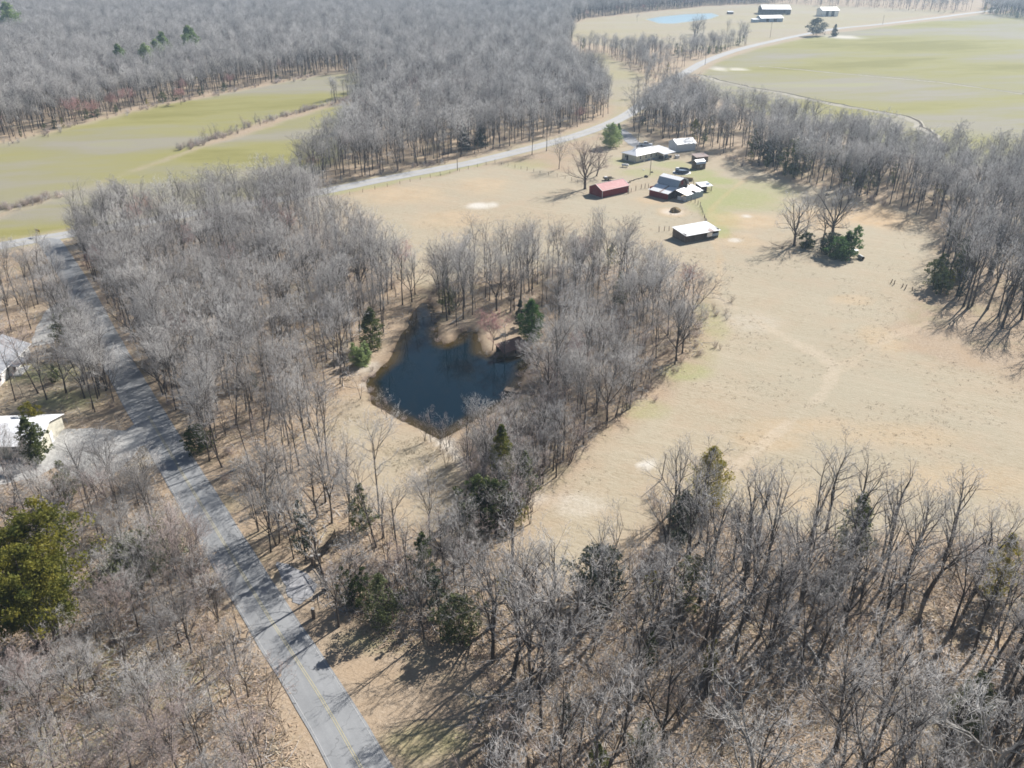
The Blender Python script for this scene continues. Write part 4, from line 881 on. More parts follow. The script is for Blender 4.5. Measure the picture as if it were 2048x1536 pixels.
# --- hay bunk, hay heap, feeders
hb = thing('hay_feeder', 'long low brown hay feeder below the pool', 'feeder', site(1367, 361), math.radians(-14))
MB().tube([(-3.2, 0, .6), (-3, 0, .65), (3, 0, .65), (3.2, 0, .6)], [.35, .6, .6, .35], 9).build('hay_roll', M['hay'], hb)
for x in (-3.2, -1.1, 1.1, 3.2):
    for y in (-.75, .75): MB().box((x, y, .55), (.1, .1, 1.1)).build('post', M['oldwood'], hb)
for y in (-.8, .8): MB().box((0, y, .35), (6.6, .05, .2)).build('rail', M['oldwood'], hb)
rsn = np.random.RandomState(4); V = []; F = []; n = 18
for j, (r, z) in enumerate([(1.75, -.05), (1.6, .35), (1.25, .85), (.8, 1.2), (.3, 1.38)]):
    for i in range(n): k = r * (1 + .13 * rsn.randn()); V.append((math.cos(2 * math.pi * i / n) * k, math.sin(2 * math.pi * i / n) * k, z + .05 * rsn.randn()))
for j in range(4):
    for i in range(n): F.append((j * n + i, j * n + (i + 1) % n, (j + 1) * n + (i + 1) % n, (j + 1) * n + i))
F.append(tuple(4 * n + i for i in range(n)))
me = bpy.data.meshes.new('hay'); me.from_pydata(V, [], F); me.materials.append(M['hay']); ho_ = bpy.data.objects.new('hay_heap', me); COL.objects.link(ho_); ho_.location = site(1350, 423); tag(ho_, 'brown hay heap on bare soil in front of the red barn', 'hay heap')

# --- left houses
wx, wy = G(62, 712); w2x, w2y = G(-18, 794); yaw = math.atan2(wy - w2y, wx - w2x)
wh = thing('white_house', 'white house with grey shingle roof and front porch left of the road', 'house', (wx, wy, 0), yaw)   # x runs back along -L
L, W, E, RG = 17.0, 9.0, 2.9, 4.9
prism_x(MB(), [(0, -.1), (W, -.1), (W, E), (W / 2, RG), (0, E)], -L, 0).build('wall', M['white_paint'], wh)
for q in ([(-L - .4, -.5, E - .2), (.4, -.5, E - .2), (.4, W / 2, RG + .08), (-L - .4, W / 2, RG + .08)], [(.4, W + .5, E - .2), (-L - .4, W + .5, E - .2), (-L - .4, W / 2, RG + .08), (.4, W / 2, RG + .08)]):
    o = MB().slab(q, .1).build('roof_slope', M['shingle'], wh); mb = MB(); P = [Vector(p) for p in q]; nn_ = (P[1] - P[0]).cross(P[3] - P[0]).normalized()
    for i in range(1, 18):
        f = i / 18; a_, b_ = P[0].lerp(P[3], f) + nn_ * .012, P[1].lerp(P[2], f) + nn_ * .012; mb.tube([a_, b_], [.014, .014], 3)
    mb.build('shingle_course', M['shingle'], o)
MB().box((-L / 2, W / 2, RG + .1), (L + .8, .4, .1)).build('ridge_cap', M['shingle'], wh)
MB().tube([(-L - .4, -.55, E - .28), (.4, -.55, E - .28)], [.08, .08], 5).build('gutter', M['white_paint'], wh)
for x in (-2.2, -4.6): window(wh, (x, 0, 1.6), 1.0, 1.3, '-y')
window(wh, (-9.6, 0, 1.6), .9, 1.3, '-y'); window(wh, (-13, 0, 1.6), .9, 1.3, '-y'); door(wh, (-7.2, 0, 1.1), .95, 2.1, '-y', 'darkwood')
window(wh, (0, 3.0, 1.6), 1.0, 1.3, '+x'); window(wh, (0, 6.5, 1.6), 1.0, 1.3, '+x')
MB().box((-7.6, -1.1, .2), (3.6, 2.0, .4)).build('porch_deck', M['white_paint'], wh)
for x in (-9.2, -6.0): MB().box((x, -1.9, 1.35), (.12, .12, 1.9)).build('porch_post', M['white_paint'], wh)
slope(wh, 'porch_roof', [(-9.6, -2.2, 2.3), (-5.6, -2.2, 2.3), (-5.6, -.05, 2.62), (-9.6, -.05, 2.62)], M['shingle'], 5)
for k in range(3): MB().box((-5.6 + k * .32, -1.3, .32 - k * .12), (.32, 1.3, .14)).build('step', M['white_paint'], wh)
wb = thing('metal_building', 'white metal roofed building at the left edge beside the gravel drive', 'building', site(84, 914), math.radians(4))
L, W, E, RG = 17, 9.5, 2.7, 4.1
prism_x(MB(), [(0, -.1), (W, -.1), (W, E), (W / 2, RG), (0, E)], -L, 0).build('wall', M['cream'], wb)
slope(wb, 'roof_slope', [(-L - .4, -.5, E - .12), (.4, -.5, E - .12), (.4, W / 2, RG + .08), (-L - .4, W / 2, RG + .08)], M['white_tin'], 1.8, ribh=.02)
slope(wb, 'roof_slope', [(.4, W + .5, E - .12), (-L - .4, W + .5, E - .12), (-L - .4, W / 2, RG + .08), (.4, W / 2, RG + .08)], M['white_tin'], 1.8, ribh=.02)
window(wb, (-4, 0, 1.7), 1.0, 1.2, '-y'); window(wb, (-9, 0, 1.7), 1.0, 1.2, '-y'); door(wb, (0, 4.6, 1.1), 1.0, 2.1, '+x', 'white_paint')

# --- far barns across the road bend
def far_barn(name, label, u, v, yaw, L, W, E, RG, wall, open_front=False, posts=True):
    t = thing(name, label, 'barn', site(u, v), math.radians(yaw))
    if open_front:
        MB().box((L / 2, W - .1, E / 2), (L, .2, E)).build('back_wall', M[wall], t)
        for i in range(9): MB().box((i * L / 8, 0, E / 2), (.35, .35, E)).build('post', M['oldwood'], t)
        MB().box((L, W / 2, E / 2), (.2, W, E)).build('end_wall', M[wall], t)
    else: prism_x(MB(), [(0, -.1), (W, -.1), (W, E), (W / 2, RG), (0, E)], 0, L).build('wall', M[wall], t); MB().box((L * .3, -.05, E * .42), (3.2, .1, E * .84)).build('door', M['glass'], t); MB().box((L * .65, -.05, E * .42), (3.2, .1, E * .84)).build('door', M['glass'], t)
    slope(t, 'roof_slope', [(-.6, -.8, E - .1), (L + .6, -.8, E - .1), (L + .6, W / 2, RG + .1), (-.6, W / 2, RG + .1)], M['white_metal'], 1.5, .15)
    slope(t, 'roof_slope', [(L + .6, W + .8, E - .1), (-.6, W + .8, E - .1), (-.6, W / 2, RG + .1), (L + .6, W / 2, RG + .1)], M['white_metal'], 1.5, .15)
    return t
far_barn('far_barn', 'largest far white roofed open barn beyond the blue pond', 1524, 29, -4, 30, 24, 5.5, 9.0, 'oldwood', True)
far_barn('far_barn', 'low white roofed barn with blue grey walls in front of the largest far barn', 1522, 44, 10, 23, 12, 3.6, 5.6, 'bluesheet')
far_barn('far_barn', 'white roofed grey barn right of the other far barns', 1644, 33, 8, 18, 14, 6.0, 8.4, 'galv')
t = thing('far_shed', 'tiny blue grey shed left of the low far barn', 'shed', site(1506, 45), .2); MB().box((3, 2.5, 1.4), (6, 5, 2.8)).build('wall', M['bluesheet'], t); slope(t, 'roof_slope', [(-.4, -.4, 2.75), (6.4, -.4, 2.75), (6.4, 5.4, 3.3), (-.4, 5.4, 3.3)], M['galv'], 1.2)
t = thing('far_shed', 'tiny open stand by the right end of the far blue pond', 'shed', site(1456, 28), .1); MB().box((3, 2, 1.2), (6, 4, 2.2)).build('wall', M['oldwood'], t); slope(t, 'roof_slope', [(-.4, -.4, 2.3), (6.4, -.4, 2.3), (6.4, 4.4, 2.8), (-.4, 4.4, 2.8)], M['galv'], 1.2)

# --- by the pond: brown roofed boathouse, dock with chairs, hose, drowned fence
bh = thing('boat_shelter', 'low brown roofed shelter at the water edge of the pond', 'shelter', site(1008, 712), math.radians(38))
slope(bh, 'roof_slope', [(-.2, -.3, 1.5), (6.4, -.3, 1.5), (6.4, 2.9, 2.5), (-.2, 2.9, 2.5)], M['brownroof'], .5)
for x, y, h in [(0, 0, 1.5), (3.1, 0, 1.5), (6.2, 0, 1.5), (0, 2.6, 2.3), (6.2, 2.6, 2.3)]: MB().box((x, y, h / 2 - .3), (.14, .14, h + .5)).build('post', M['darkwood'], bh)
MB().box((3.1, 2.5, .9), (6.2, .1, 2.3)).build('back_wall', M['darkwood'], bh)
dk = thing('dock', 'grey board dock reaching into the pond under bare branches', 'dock', (*G(1068, 788), 0), math.radians(160))
for i in range(20): MB().box((.15 + i * .3, 0, .06 + (i % 3) * .004), (.27, 1.5, .05)).build('board', M['oldwood'], dk)
for x in (.3, 3, 5.7):
    for y in (-.65, .65): MB().cyl((x, y, -1.6), .08, 1.9, 7).build('pile', M['oldwood'], dk)
for y in (-.6, .6): MB().box((3, y, -.04), (6, .1, .14)).build('joist', M['oldwood'], dk)
def lawn_chair(lab, u, v, rz):
    t = thing('garden_chair', lab, 'chair', site(u, v), rz, 'white garden chairs by the dock')
    MB().box((0, 0, .42), (.5, .5, .05)).build('seat', M['white_paint'], t); MB().box((-.26, 0, .78), (.05, .5, .7), ry=-.2).build('backrest', M['white_paint'], t)
    for x in (-.2, .2):
        for y in (-.22, .22): MB().box((x, y, .2), (.05, .05, .4)).build('leg', M['white_paint'], t)
    for y in (-.26, .26): MB().box((0, y, .62), (.5, .06, .04)).build('armrest', M['white_paint'], t)
lawn_chair('white garden chair by the dock, nearer the water', 1086, 791, 2.8); lawn_chair('white garden chair by the dock, farther up the bank', 1094, 790, 2.5)
hx, hy = G(1050, 765); pts = [(math.cos(a) * 1.3, math.sin(a) * 1.0, .06 + .03 * math.sin(3 * a)) for a in np.linspace(.6, 5.6, 22)]
o = MB().tube(pts, [.05] * 22, 5).build('hose', M['rope']); o.location = (hx, hy, -.45); tag(o, 'pale hose lying in a loop at the pond edge', 'hose')
fp = thing('drowned_fence', 'row of dark fence posts standing in the narrow head of the pond', 'fence', (*G(846, 642, -.5), -.5), 0)
bx_, by_ = G(846, 642, -.5)
pp = [G(u, v, -.5) for u, v in [(824, 652), (832, 647), (846, 641), (863, 634)]]
for x, y in pp: MB().cyl((x - bx_, y - by_, -.9), .07, 1.9, 6).build('post', M['darkwood'], fp)
MB().tube([(x - bx_, y - by_, .85) for x, y in pp], [.012] * 4, 3).build('wire', M['steel'], fp)
# --- fences
def fence(label, pts, step, h, seed, group=None, wires=(.5, .95), r=.07, name='wire_fence'):
    L = smooth_line(gp(pts), step); L = [L[0]] + [q for p, q in zip(L, L[1:]) if True]; x0, y0 = L[0]; z0 = land1(x0, y0); t = thing(name, label, 'fence', (x0, y0, z0), 0, group); rr = random.Random(seed); tops = []
    me = [MB().cyl((0, 0, -.3), r, h + .3, 6, r * .85).mesh('post', M['oldwood']) for k in range(1)][0]
    for x, y in L:
        o = bpy.data.objects.new('post', me); COL.objects.link(o); o.parent = t; z = land1(x, y); o.location = (x - x0, y - y0, z - z0); o.scale = (1, 1, rr.uniform(.85, 1.15)); o.rotation_euler = (rr.gauss(0, .06), rr.gauss(0, .06), 0); tops.append((x - x0, y - y0, z - z0))
    for w in wires: MB().tube([(a, b, c + w * h) for a, b, c in tops], [.012] * len(tops), 3, False).build('wire', M['steel'], t)
fence('post and wire fence along the county road above the pasture', [(600, 410), (700, 390), (800, 368), (900, 347), (990, 326)], 4.2, 1.25, 1)
fence('post fence running from the county road corner down to the huge oak', [(990, 326), (1030, 336), (1080, 347), (1130, 358), (1168, 372)], 3.0, 1.3, 2)
fence('crooked post fence curving from the barn to the pole shed', [(1373, 402), (1390, 406), (1400, 415), (1406, 430), (1410, 442), (1412, 450)], 2.2, 1.6, 3, wires=(.3, .6, .9), r=.1)
fence('post fence between the hay feeder and the animal shelter', [(1340, 358), (1350, 356), (1376, 366), (1396, 372), (1404, 384)], 3.0, 1.5, 4, r=.09)
fence('short post fence between red shed and barn', [(1256, 388), (1262, 385), (1282, 378), (1297, 376)], 3.5, 1.7, 5, r=.11)
fence('sagging post fence left of the pole shed', [(1318, 464), (1338, 462), (1352, 472)], 4.0, 1.5, 6, r=.1)
# --- brush and rock line, small bits on the lawn
def boulder(name, label, cat, u, v, r, m, seed, group=None):
    q = np.random.RandomState(seed); V = []; F = []; n = 9
    for j, (a, z) in enumerate([(1.0, -.1), (.95, .3), (.6, .65), (.15, .8)]):
        for i in range(n): k = a * r * (1 + .18 * q.randn()); V.append((math.cos(i * 6.283 / n) * k, math.sin(i * 6.283 / n) * k, z * r))
    for j in range(3):
        for i in range(n): F.append((j * n + i, j * n + (i + 1) % n, (j + 1) * n + (i + 1) % n, (j + 1) * n + i))
    F.append(tuple(3 * n + i for i in range(n))); me = bpy.data.meshes.new(name); me.from_pydata(V, [], F); me.materials.append(M[m]); o = bpy.data.objects.new(name, me); COL.objects.link(o); o.location = site(u, v); return tag(o, label, cat, group)
boulder('stump', 'brown stump beside the thin lawn pole', 'stump', 1304, 345, .5, 'darkwood', 1); boulder('brush_heap', 'dark brush heap at the end of the log line', 'heap', 1292, 354, .9, 'darkwood', 2)
boulder('hay_clump', 'dark hay clump in the pasture above the island, upper one', 'clump', 1661, 381, .6, 'hay', 3); boulder('hay_clump', 'dark hay clump in the pasture above the island, lower one', 'clump', 1653, 390, .8, 'hay', 4)
boulder('white_rock', 'white rock on the lawn before the farmhouse', 'rock', 1287, 340, .35, 'white_paint', 5)
for i, (u, v) in enumerate([(1256, 366), (1264, 362), (1272, 359), (1281, 357)]):
    x, y, z = site(u, v); o = MB().tube([(-1.3, 0, .14), (1.3, 0, .16)], [.14, .11], 7).build('log', M['darkwood']); o.location = (x, y, z); o.rotation_euler = (0, 0, .55 + .1 * i); tag(o, ['log nearest the red shed in the old log line', 'second log from the red shed in the line', 'third log from the red shed in the line', 'log at the brush heap end of the line'][i], 'log', 'logs laid in a line right of the red shed')
bd = thing('drum', 'grey drum lying open at the right end of the pasture island', 'drum', site(1721, 519), math.radians(-75))
MB().tube([(-.9, 0, .55), (.9, 0, .55)], [.55, .55], 14).build('drum_body', M['steel'], bd); MB().tube([(.9, 0, .55), (.92, 0, .55)], [.46, .46], 14).build('painted_opening', M['black'], bd)  # flat black disc stands in for the shade inside the drum
wbx = thing('feed_box', 'white box half hidden under the pine of the pasture island', 'box', site(1709, 507), .4); MB().box((0, 0, .4), (1.6, 1.0, .8)).build('body', M['white_paint'], wbx); MB().box((0, 0, .84), (1.7, 1.1, .07)).build('lid', M['galv'], wbx)
for i, (u, v) in enumerate([(1782, 566), (1788, 569), (1805, 574), (1810, 578), (1824, 582)]):
    x, y, z = site(u, v); o = MB().cyl((0, 0, -.2), .14, 1.2 + .25 * (i % 2), 6, .1).build('old_post', M['brownshed']); o.location = (x, y, z); o.rotation_euler = (.25 * math.sin(i), .2 * math.cos(2 * i), 0); tag(o, ['leftmost', 'second', 'middle', 'fourth', 'rightmost'][i] + ' short brown leaning post before the right wood', 'post', 'short brown posts before the right wood')
x, y, z = site(1323, 961); o = MB().cyl((0, 0, -.4), .10, height_to(y, 908) + .3, 7, .07).build('leaning_post', M['pole']); o.location = (x, y, z); o.rotation_euler = (0, .06, 0); tag(o, 'bare wooden pole standing in the pasture near the border cedar', 'pole')
# fallen limb in the pasture
s = Wood(300); 
for k in range(4): s.bough(Vector((k * .3, 0, .25)), Vector((math.cos(k * 1.3), math.sin(k * 1.3), .18)), 4.2, .10, 1, .7, .01, .18, .012)
x, y, z = site(1562, 497); V = s.t[0] + s.c[0]; F = s.t[1] + [tuple(i + len(s.t[0]) for i in f) for f in s.c[1]]; o = bpy.data.objects.new('fallen_branch', fast_mesh('fallen_branch', V, F, [M['bark']])); COL.objects.link(o); o.location = (x, y, z); tag(o, 'fallen dead branch on the grass left of the pasture island', 'branch')
# --- utility poles, wires, sign, gate
def upole(label, u, v, top, arm=True, light=False, name='utility_pole', group=None):
    x, y = G(u, v); h = height_to(y, top); z = land1(x, y); t = thing(name, label, 'pole', (x, y, z), 0, group)
    MB().cyl((0, 0, -.5), .15, h + .5, 8, .10).build('pole_shaft', M['pole'], t)
    if arm: MB().box((0, 0, h - .5), (.12, 2.0, .14), rz=-.6).build('crossarm', M['pole'], t); MB().cyl((0, .22, h - 1.9), .2, .6, 8).build('transformer', M['steel'], t)
    if light: MB().box((-.6, 0, h - .25), (1.4, .08, .08)).build('lamp_arm', M['steel'], t); MB().box((-1.35, 0, h - .3), (.5, .25, .15)).build('lamp_head', M['steel'], t)
    return Vector((x, y, z + h))
tops = [upole('utility pole standing at the pasture fence by the county road', 915, 341, 295), upole('tall utility pole with yard light by the farm drive', 1276, 285, 240, False, True),
        upole('utility pole at the inner side of the road bend', 1410, 130, 95), upole('utility pole on the far lawn beside the road', 1540, 76, 44)]
t5 = upole('utility pole beside the far straight road', 1765, 49, 30); tops.append(t5)
tp = upole('thin bare pole on the lawn before the farmhouse', 1300, 350, 318, False)
def wire(label, a, b, sag, dz=0):
    pts = [a.lerp(b, i / 14) + Vector((0, 0, dz - sag * 4 * (i / 14) * (1 - i / 14))) for i in range(15)]; o = MB().tube(pts, [.022] * 15, 3, False).build('power_line', M['steel']); return tag(o, label, 'wire')
for i in range(len(tops) - 1): wire('power line ' + ['from the fence pole to the yard light pole', 'from the yard light pole to the road bend pole', 'from the road bend pole to the lawn pole', 'along the far straight road'][i], tops[i], tops[i + 1], 1.6 + .6 * i, -.3)
wire('power line from the fence pole back over the roadside grove', tops[0], Vector((*G(560, 398), tops[0].z - .3)), 1.4)
wire('lower telephone line from the fence pole to the yard light pole', tops[0] - Vector((0, 0, 2)), tops[1] - Vector((0, 0, 2.4)), 1.8)
sg = thing('road_sign', 'yellow double arrow road sign at the far junction', 'sign', site(79, 474), math.radians(-28))
for x in (-.45, .45): MB().box((x, .04, 1.0), (.07, .05, 2.2)).build('post', M['oldwood'], sg)
MB().box((0, 0, 1.95), (1.9, .03, .8)).build('sign_board', M['signy'], sg)
ar = MB(); ar.add([(-.55, -.02, 1.87), (.55, -.02, 1.87), (.55, -.02, 2.03), (-.55, -.02, 2.03)], [(0, 1, 2, 3)])
for s_ in (-1, 1): ar.add([(s_ * .85, -.02, 1.95), (s_ * .5, -.02, 2.2), (s_ * .5, -.02, 1.7)], [(0, 1, 2) if s_ > 0 else (0, 2, 1)])
ar.build('double_arrow', M['black'], sg)
gt = thing('iron_gate', 'black iron driveway gate with square posts and pale caps by the second driveway', 'gate', site(652, 1172), 0)
gx0, gy0 = G(652, 1172)
def bar_panel(name, p, q, h=1.5):
    p, q = Vector((p[0] - gx0, p[1] - gy0, 0)), Vector((q[0] - gx0, q[1] - gy0, 0)); f = MB().tube([p + Vector((0, 0, .2)), q + Vector((0, 0, .2))], [.055, .055], 4).tube([p + Vector((0, 0, h)), q + Vector((0, 0, h))], [.055, .055], 4).build(name, M['black'], gt)
    n = max(3, int((q - p).length / .2)); me = MB().cyl((0, 0, .2), .032, h - .05, 4).mesh('bar', M['black'])
    for i in range(n + 1): o = bpy.data.objects.new('bar', me); COL.objects.link(o); o.parent = f; o.location = p.lerp(q, i / n)
for a, b in [((630, 1138), (641, 1155)), ((641, 1155), (652, 1172))]: bar_panel('gate_leaf', G(*a), G(*b))
bar_panel('fence_panel', G(640, 1120), G(664, 1092)); bar_panel('fence_panel', G(664, 1092), G(672, 1076))
for u, v in [(626, 1130), (640, 1128), (654, 1178), (628, 1236)]:
    x, y = G(u, v); c = MB().box((x - gx0, y - gy0, .75), (.4, .4, 1.6)).build('gate_post', M['brownshed'], gt); MB().box((x - gx0, y - gy0, 1.6), (.42, .42, .08)).build('cap', M['rock'], c)
# litter box, trash bin and small scraps by the west drive
for i, (u, v, m) in enumerate([(160, 640, 'galv'), (72, 930, 'steel')]):
    t = thing('trash_bin', ['grey bin on the drive of the grey roofed house', 'grey bin at the corner of the white metal building'][i], 'bin', site(u, v), .4); MB().box((0, 0, .5), (.6, .6, 1.0)).build('bin_body', M[m], t); MB().box((0, 0, 1.03), (.66, .66, .08)).build('lid', M['black'], t)
# ------------------------------------------------------------------ where the trees stand
R_GROVE = gp([(118, 485), (350, 440), (600, 402), (660, 440), (720, 500), (800, 545), (835, 590), (790, 650), (725, 720), (700, 770), (655, 800), (650, 880), (690, 990), (790, 1050), (880, 1080), (860, 1130), (760, 1130), (660, 1150), (600, 1120), (500, 1010), (400, 870), (300, 720), (210, 590), (150, 520)])
R_POND = gp([(862, 600), (870, 565), (960, 545), (1100, 535), (1230, 530), (1300, 555), (1360, 590), (1410, 640), (1395, 700), (1310, 780), (1250, 830), (1160, 900), (1110, 880), (1090, 815), (1112, 748), (1135, 700), (1060, 645), (960, 625), (900, 660), (880, 640)])
R_BELOW = gp([(905, 915), (960, 880), (1080, 870), (1160, 900), (1130, 950), (1075, 985), (1060, 1060), (980, 1070), (930, 1010), (935, 950)])
R_FRONT = gp([(930, 1160), (1010, 1100), (1080, 1190), (1180, 1170), (1250, 1200), (1300, 1080), (1340, 1000), (1430, 1000), (1500, 1050), (1700, 1080), (1900, 1090), (2150, 1060), (2500, 1160), (2700, 1900), (1900, 2300), (1150, 2300), (960, 1800), (930, 1536), (990, 1380), (900, 1300), (860, 1200)])
R_GATE = gp([(640, 1160), (760, 1130), (900, 1110), (1000, 1100), (930, 1180), (860, 1290), (790, 1300), (690, 1220)])
R_SWEST = gp([(-200, 1000), (60, 960), (290, 960), (370, 1040), (450, 1210), (560, 1440), (640, 1620), (560, 2300), (-600, 2300), (-700, 1200)])
R_WEST = gp([(-420, 520), (0, 500), (95, 500), (120, 560), (190, 700), (262, 830), (245, 870), (285, 905), (350, 960), (220, 980), (60, 980), (-250, 1000), (-500, 800)])
R_NORTH = gp([(586, 380), (700, 360), (860, 330), (1000, 296), (1110, 272), (1190, 244), (1222, 226), (1215, 190), (1190, 158), (1135, 136), (1128, 116), (1145, 84), (1130, 54), (1180, 36), (1290, 24), (1420, 11), (1560, 5), (1500, -12), (700, -30), (-300, -30), (-700, 10), (-700, 430), (0, 283), (330, 203), (640, 148), (720, 146), (742, 175), (704, 196), (724, 206), (700, 270), (640, 330)])
R_STRIP = gp([(1150, 108), (1160, 94), (1240, 103), (1290, 100), (1340, 108), (1385, 96), (1440, 92), (1488, 86), (1500, 92), (1420, 116), (1370, 141), (1325, 168), (1292, 195), (1262, 222), (1250, 212), (1285, 186), (1292, 160), (1262, 145), (1238, 128), (1205, 108)])
R_LINE = gp([(1256, 262), (1300, 232), (1330, 205), (1370, 215), (1450, 240), (1560, 265), (1680, 290), (1790, 318), (1870, 345), (2048, 345), (2700, 420), (2700, 560), (2048, 470), (1860, 440), (1760, 412), (1650, 378), (1560, 352), (1470, 318), (1410, 296), (1330, 280)])
R_EAST = gp([(1860, 440), (2048, 470), (2700, 560), (2900, 900), (2300, 790), (2060, 690), (1960, 640), (1900, 615), (1870, 575), (1880, 520), (1900, 470)])
R_FAR = gp([(1500, 12), (1560, 8), (1720, 16), (1900, 27), (1955, 22), (1900, 14), (1720, 6), (1560, -2)])
R_FAR2 = gp([(1960, 27), (2100, 44), (2500, 70), (2600, 20), (2100, 5), (1965, 16)])
R_FAR3 = gp([(700, -30), (1500, -12), (2700, -12), (2700, -38), (700, -38)])
KEEP = [(G(*c), r) for c, r in [((1300, 320), 13), ((1325, 312), 10), ((1363, 300), 8), ((1220, 388), 8), ((1345, 392), 13), ((1395, 470), 10), ((1364, 344), 6), ((1408, 330), 6), ((1410, 378), 5),
        ((30, 735), 10), ((20, 880), 13), ((95, 870), 5), ((1030, 690), 3.5), ((1075, 790), 2.5), ((720, 712), 3), ((1060, 680), 4.5), ((1070, 715), 4), ((1414, 1015), 3.5), ((1418, 1050), 2.5), ((60, 1290), 6), ((640, 1150), 5), ((1110, 1330), 4), ((985, 1250), 3), ((980, 690), 2.5), ((1690, 495), 10), ((1545, 35), 26), ((1545, 45), 18), ((1655, 28), 18), ((1640, 70), 12)]]
def scatter(poly, spacing, seed, jit=0.85):
    P = np.array(poly); x0, y0 = P.min(0); x1, y1 = P.max(0); rs = np.random.RandomState(seed)
    xs = np.arange(x0, x1, spacing); ys = np.arange(y0, y1, spacing * .87)
    XX, YY = np.meshgrid(xs, ys); XX = XX + (np.arange(len(ys)) % 2)[:, None] * spacing * .5
    XX = (XX + (rs.rand(*XX.shape) - .5) * spacing * jit).ravel(); YY = (YY + (rs.rand(*YY.shape) - .5) * spacing * jit).ravel()
    m = in_poly(XX, YY, poly); XX, YY = XX[m], YY[m]
    m = np.ones(len(XX), bool)
    for (kx, ky), r in KEEP: m &= np.hypot(XX - kx, YY - ky) > r
    m &= dist_line(XX, YY, ROAD) > 4.6; m &= dist_line(XX, YY, COUNTY) > 5.2; m &= dist_line(XX, YY, WEST_DRIVE) > 3.8; m &= dist_line(XX, YY, WEST_DRIVE2) > 2.6; m &= dist_line(XX, YY, FARM_DRIVE) > 4
    m &= signed(XX, YY, POND) < -1.0; m &= signed(XX, YY, APRON) < -1.5
    u, v, d = PX(XX, YY); m &= (u > -420) & (u < 2470) & (v < 2300)
    return XX[m], YY[m]
# region: polygon, spacing, share of (tall, young, shrub, evergreen, red), height range, gap noise
REG = [
 ('grove', R_GROVE, 4.05, (.66, .24, .05, .010, .01), (12.5, 19.5), .12),
 ('pond', R_POND, 3.9, (.58, .29, .10, .02, .010), (12, 18.5), .08),
 ('below', R_BELOW, 2.4, (.36, .46, .15, .03, 0), (8, 12.5), .0),
 ('gate', R_GATE, 3.3, (.38, .34, .22, .06, 0), (9, 13), .1),
 ('below', gp([(935, 900), (1010, 870), (1120, 880), (1165, 905), (1120, 960), (1070, 1000), (1050, 1070), (960, 1070), (925, 1000)]), 2.6, (.15, .75, .10, 0, 0), (8, 11), .0),
 ('pond', gp([(1110, 720), (1180, 660), (1300, 690), (1320, 770), (1230, 840), (1140, 890), (1105, 820)]), 3.4, (.15, .72, .13, 0, 0), (9, 13), .0),
 ('front', R_FRONT, 3.85, (.58, .28, .14, .05, 0), (13, 20), .12),
 ('swest', R_SWEST, 3.25, (.42, .42, .17, .01, 0), (8, 14), .10),
 ('west', R_WEST, 4.3, (.62, .28, .07, .02, .01), (12, 17), .2),
 ('north', R_NORTH, 4.9, (.88, .08, .012, .006, .020), (11, 20.5), .0),
 ('strip', R_STRIP, 5.5, (.72, .18, .05, .05, 0), (8, 14), .15),
 ('line', R_LINE, 4.6, (.78, .11, .05, .06, 0), (14, 20), .05),
 ('east', R_EAST, 4.9, (.80, .13, .04, .03, 0), (14, 20), .05),
 ('far', R_FAR, 11, (.80, .20, 0, 0, 0), (12, 18), .0),
 ('far2', R_FAR2, 6, (.85, .05, 0, .10, 0), (14, 19), .0),
 ('far3', R_FAR3, 9, (.97, 0, 0, .03, 0), (15, 19), .0)]
KINDS = ('tall', 'young', 'shrub', 'evergreen', 'red')
ALL = {k: [] for k in KINDS}
for ri, (rn, poly, spc, share, hr, gapn) in enumerate(REG):
    xs, ys = scatter(poly, spc, 100 + ri); rs = np.random.RandomState(200 + ri)
    keep = vnoise(xs, ys, 16, 2, 20 + ri) > gapn + .2 if gapn else np.ones(len(xs), bool)
    xs, ys = xs[keep], ys[keep]; pick = np.searchsorted(np.cumsum(share) / sum(share), rs.rand(len(xs)))
    if rn == 'grove':         # the dam side of the grove is thin and open
        thin = (signed(xs, ys, DAM) > 1) & (rs.rand(len(xs)) < .25); xs, ys, pick = xs[~thin], ys[~thin], pick[~thin]
    if rn == 'front':
        uu, vv, _ = PX(xs, ys); thin = (uu < 1330) & (vv < 1290) & (rs.rand(len(xs)) < .5); xs, ys, pick = xs[~thin], ys[~thin], pick[~thin]
    for x, y, k in zip(xs, ys, pick):
        kind = KINDS[min(k, 4)]; f = rs.rand()
        h = {'tall': hr[0] + (hr[1] - hr[0]) * f, 'young': 5.5 + 4.5 * f, 'shrub': 1.6 + 1.8 * f, 'evergreen': 3.5 + 5.5 * f, 'red': hr[0] * .75 + 3 * f}[kind]
        ALL[kind].append((x, y, h, rs.rand() * 6.283, rn))
# brush along ditches, verges and field edges
rs = np.random.RandomState(77)
def along(pts, n, w, kind, h0, h1, rn):
    L = smooth_line(gp(pts), 1.0)
    for i in range(n):
        p = L[rs.randint(len(L))]; x, y = p[0] + rs.randn() * w, p[1] + rs.randn() * w
        if dist_line([x], [y], ROAD)[0] < 4.0 or dist_line([x], [y], COUNTY)[0] < 4.6 or signed([x], [y], POND)[0] > -.6: continue
        ALL[kind].append((x, y, h0 + (h1 - h0) * rs.rand(), rs.rand() * 6.28, rn))
along([(-60, 436), (40, 412), (110, 391)], 90, 1.6, 'shrub', 1.6, 3.4, 'ditch')
along([(360, 300), (450, 268), (520, 243), (640, 213), (712, 198)], 170, 1.8, 'shrub', 1.6, 3.6, 'ditch')
along([(400, 286), (520, 240)], 12, 2.5, 'young', 4, 7, 'ditch')
along([(640, 208), (720, 190)], 10, 4, 'tall', 9, 14, 'ditch')
along([(180, 560), (240, 650), (320, 790), (390, 890), (480, 1010)], 60, 1.3, 'shrub', 1.2, 2.6, 'verge')
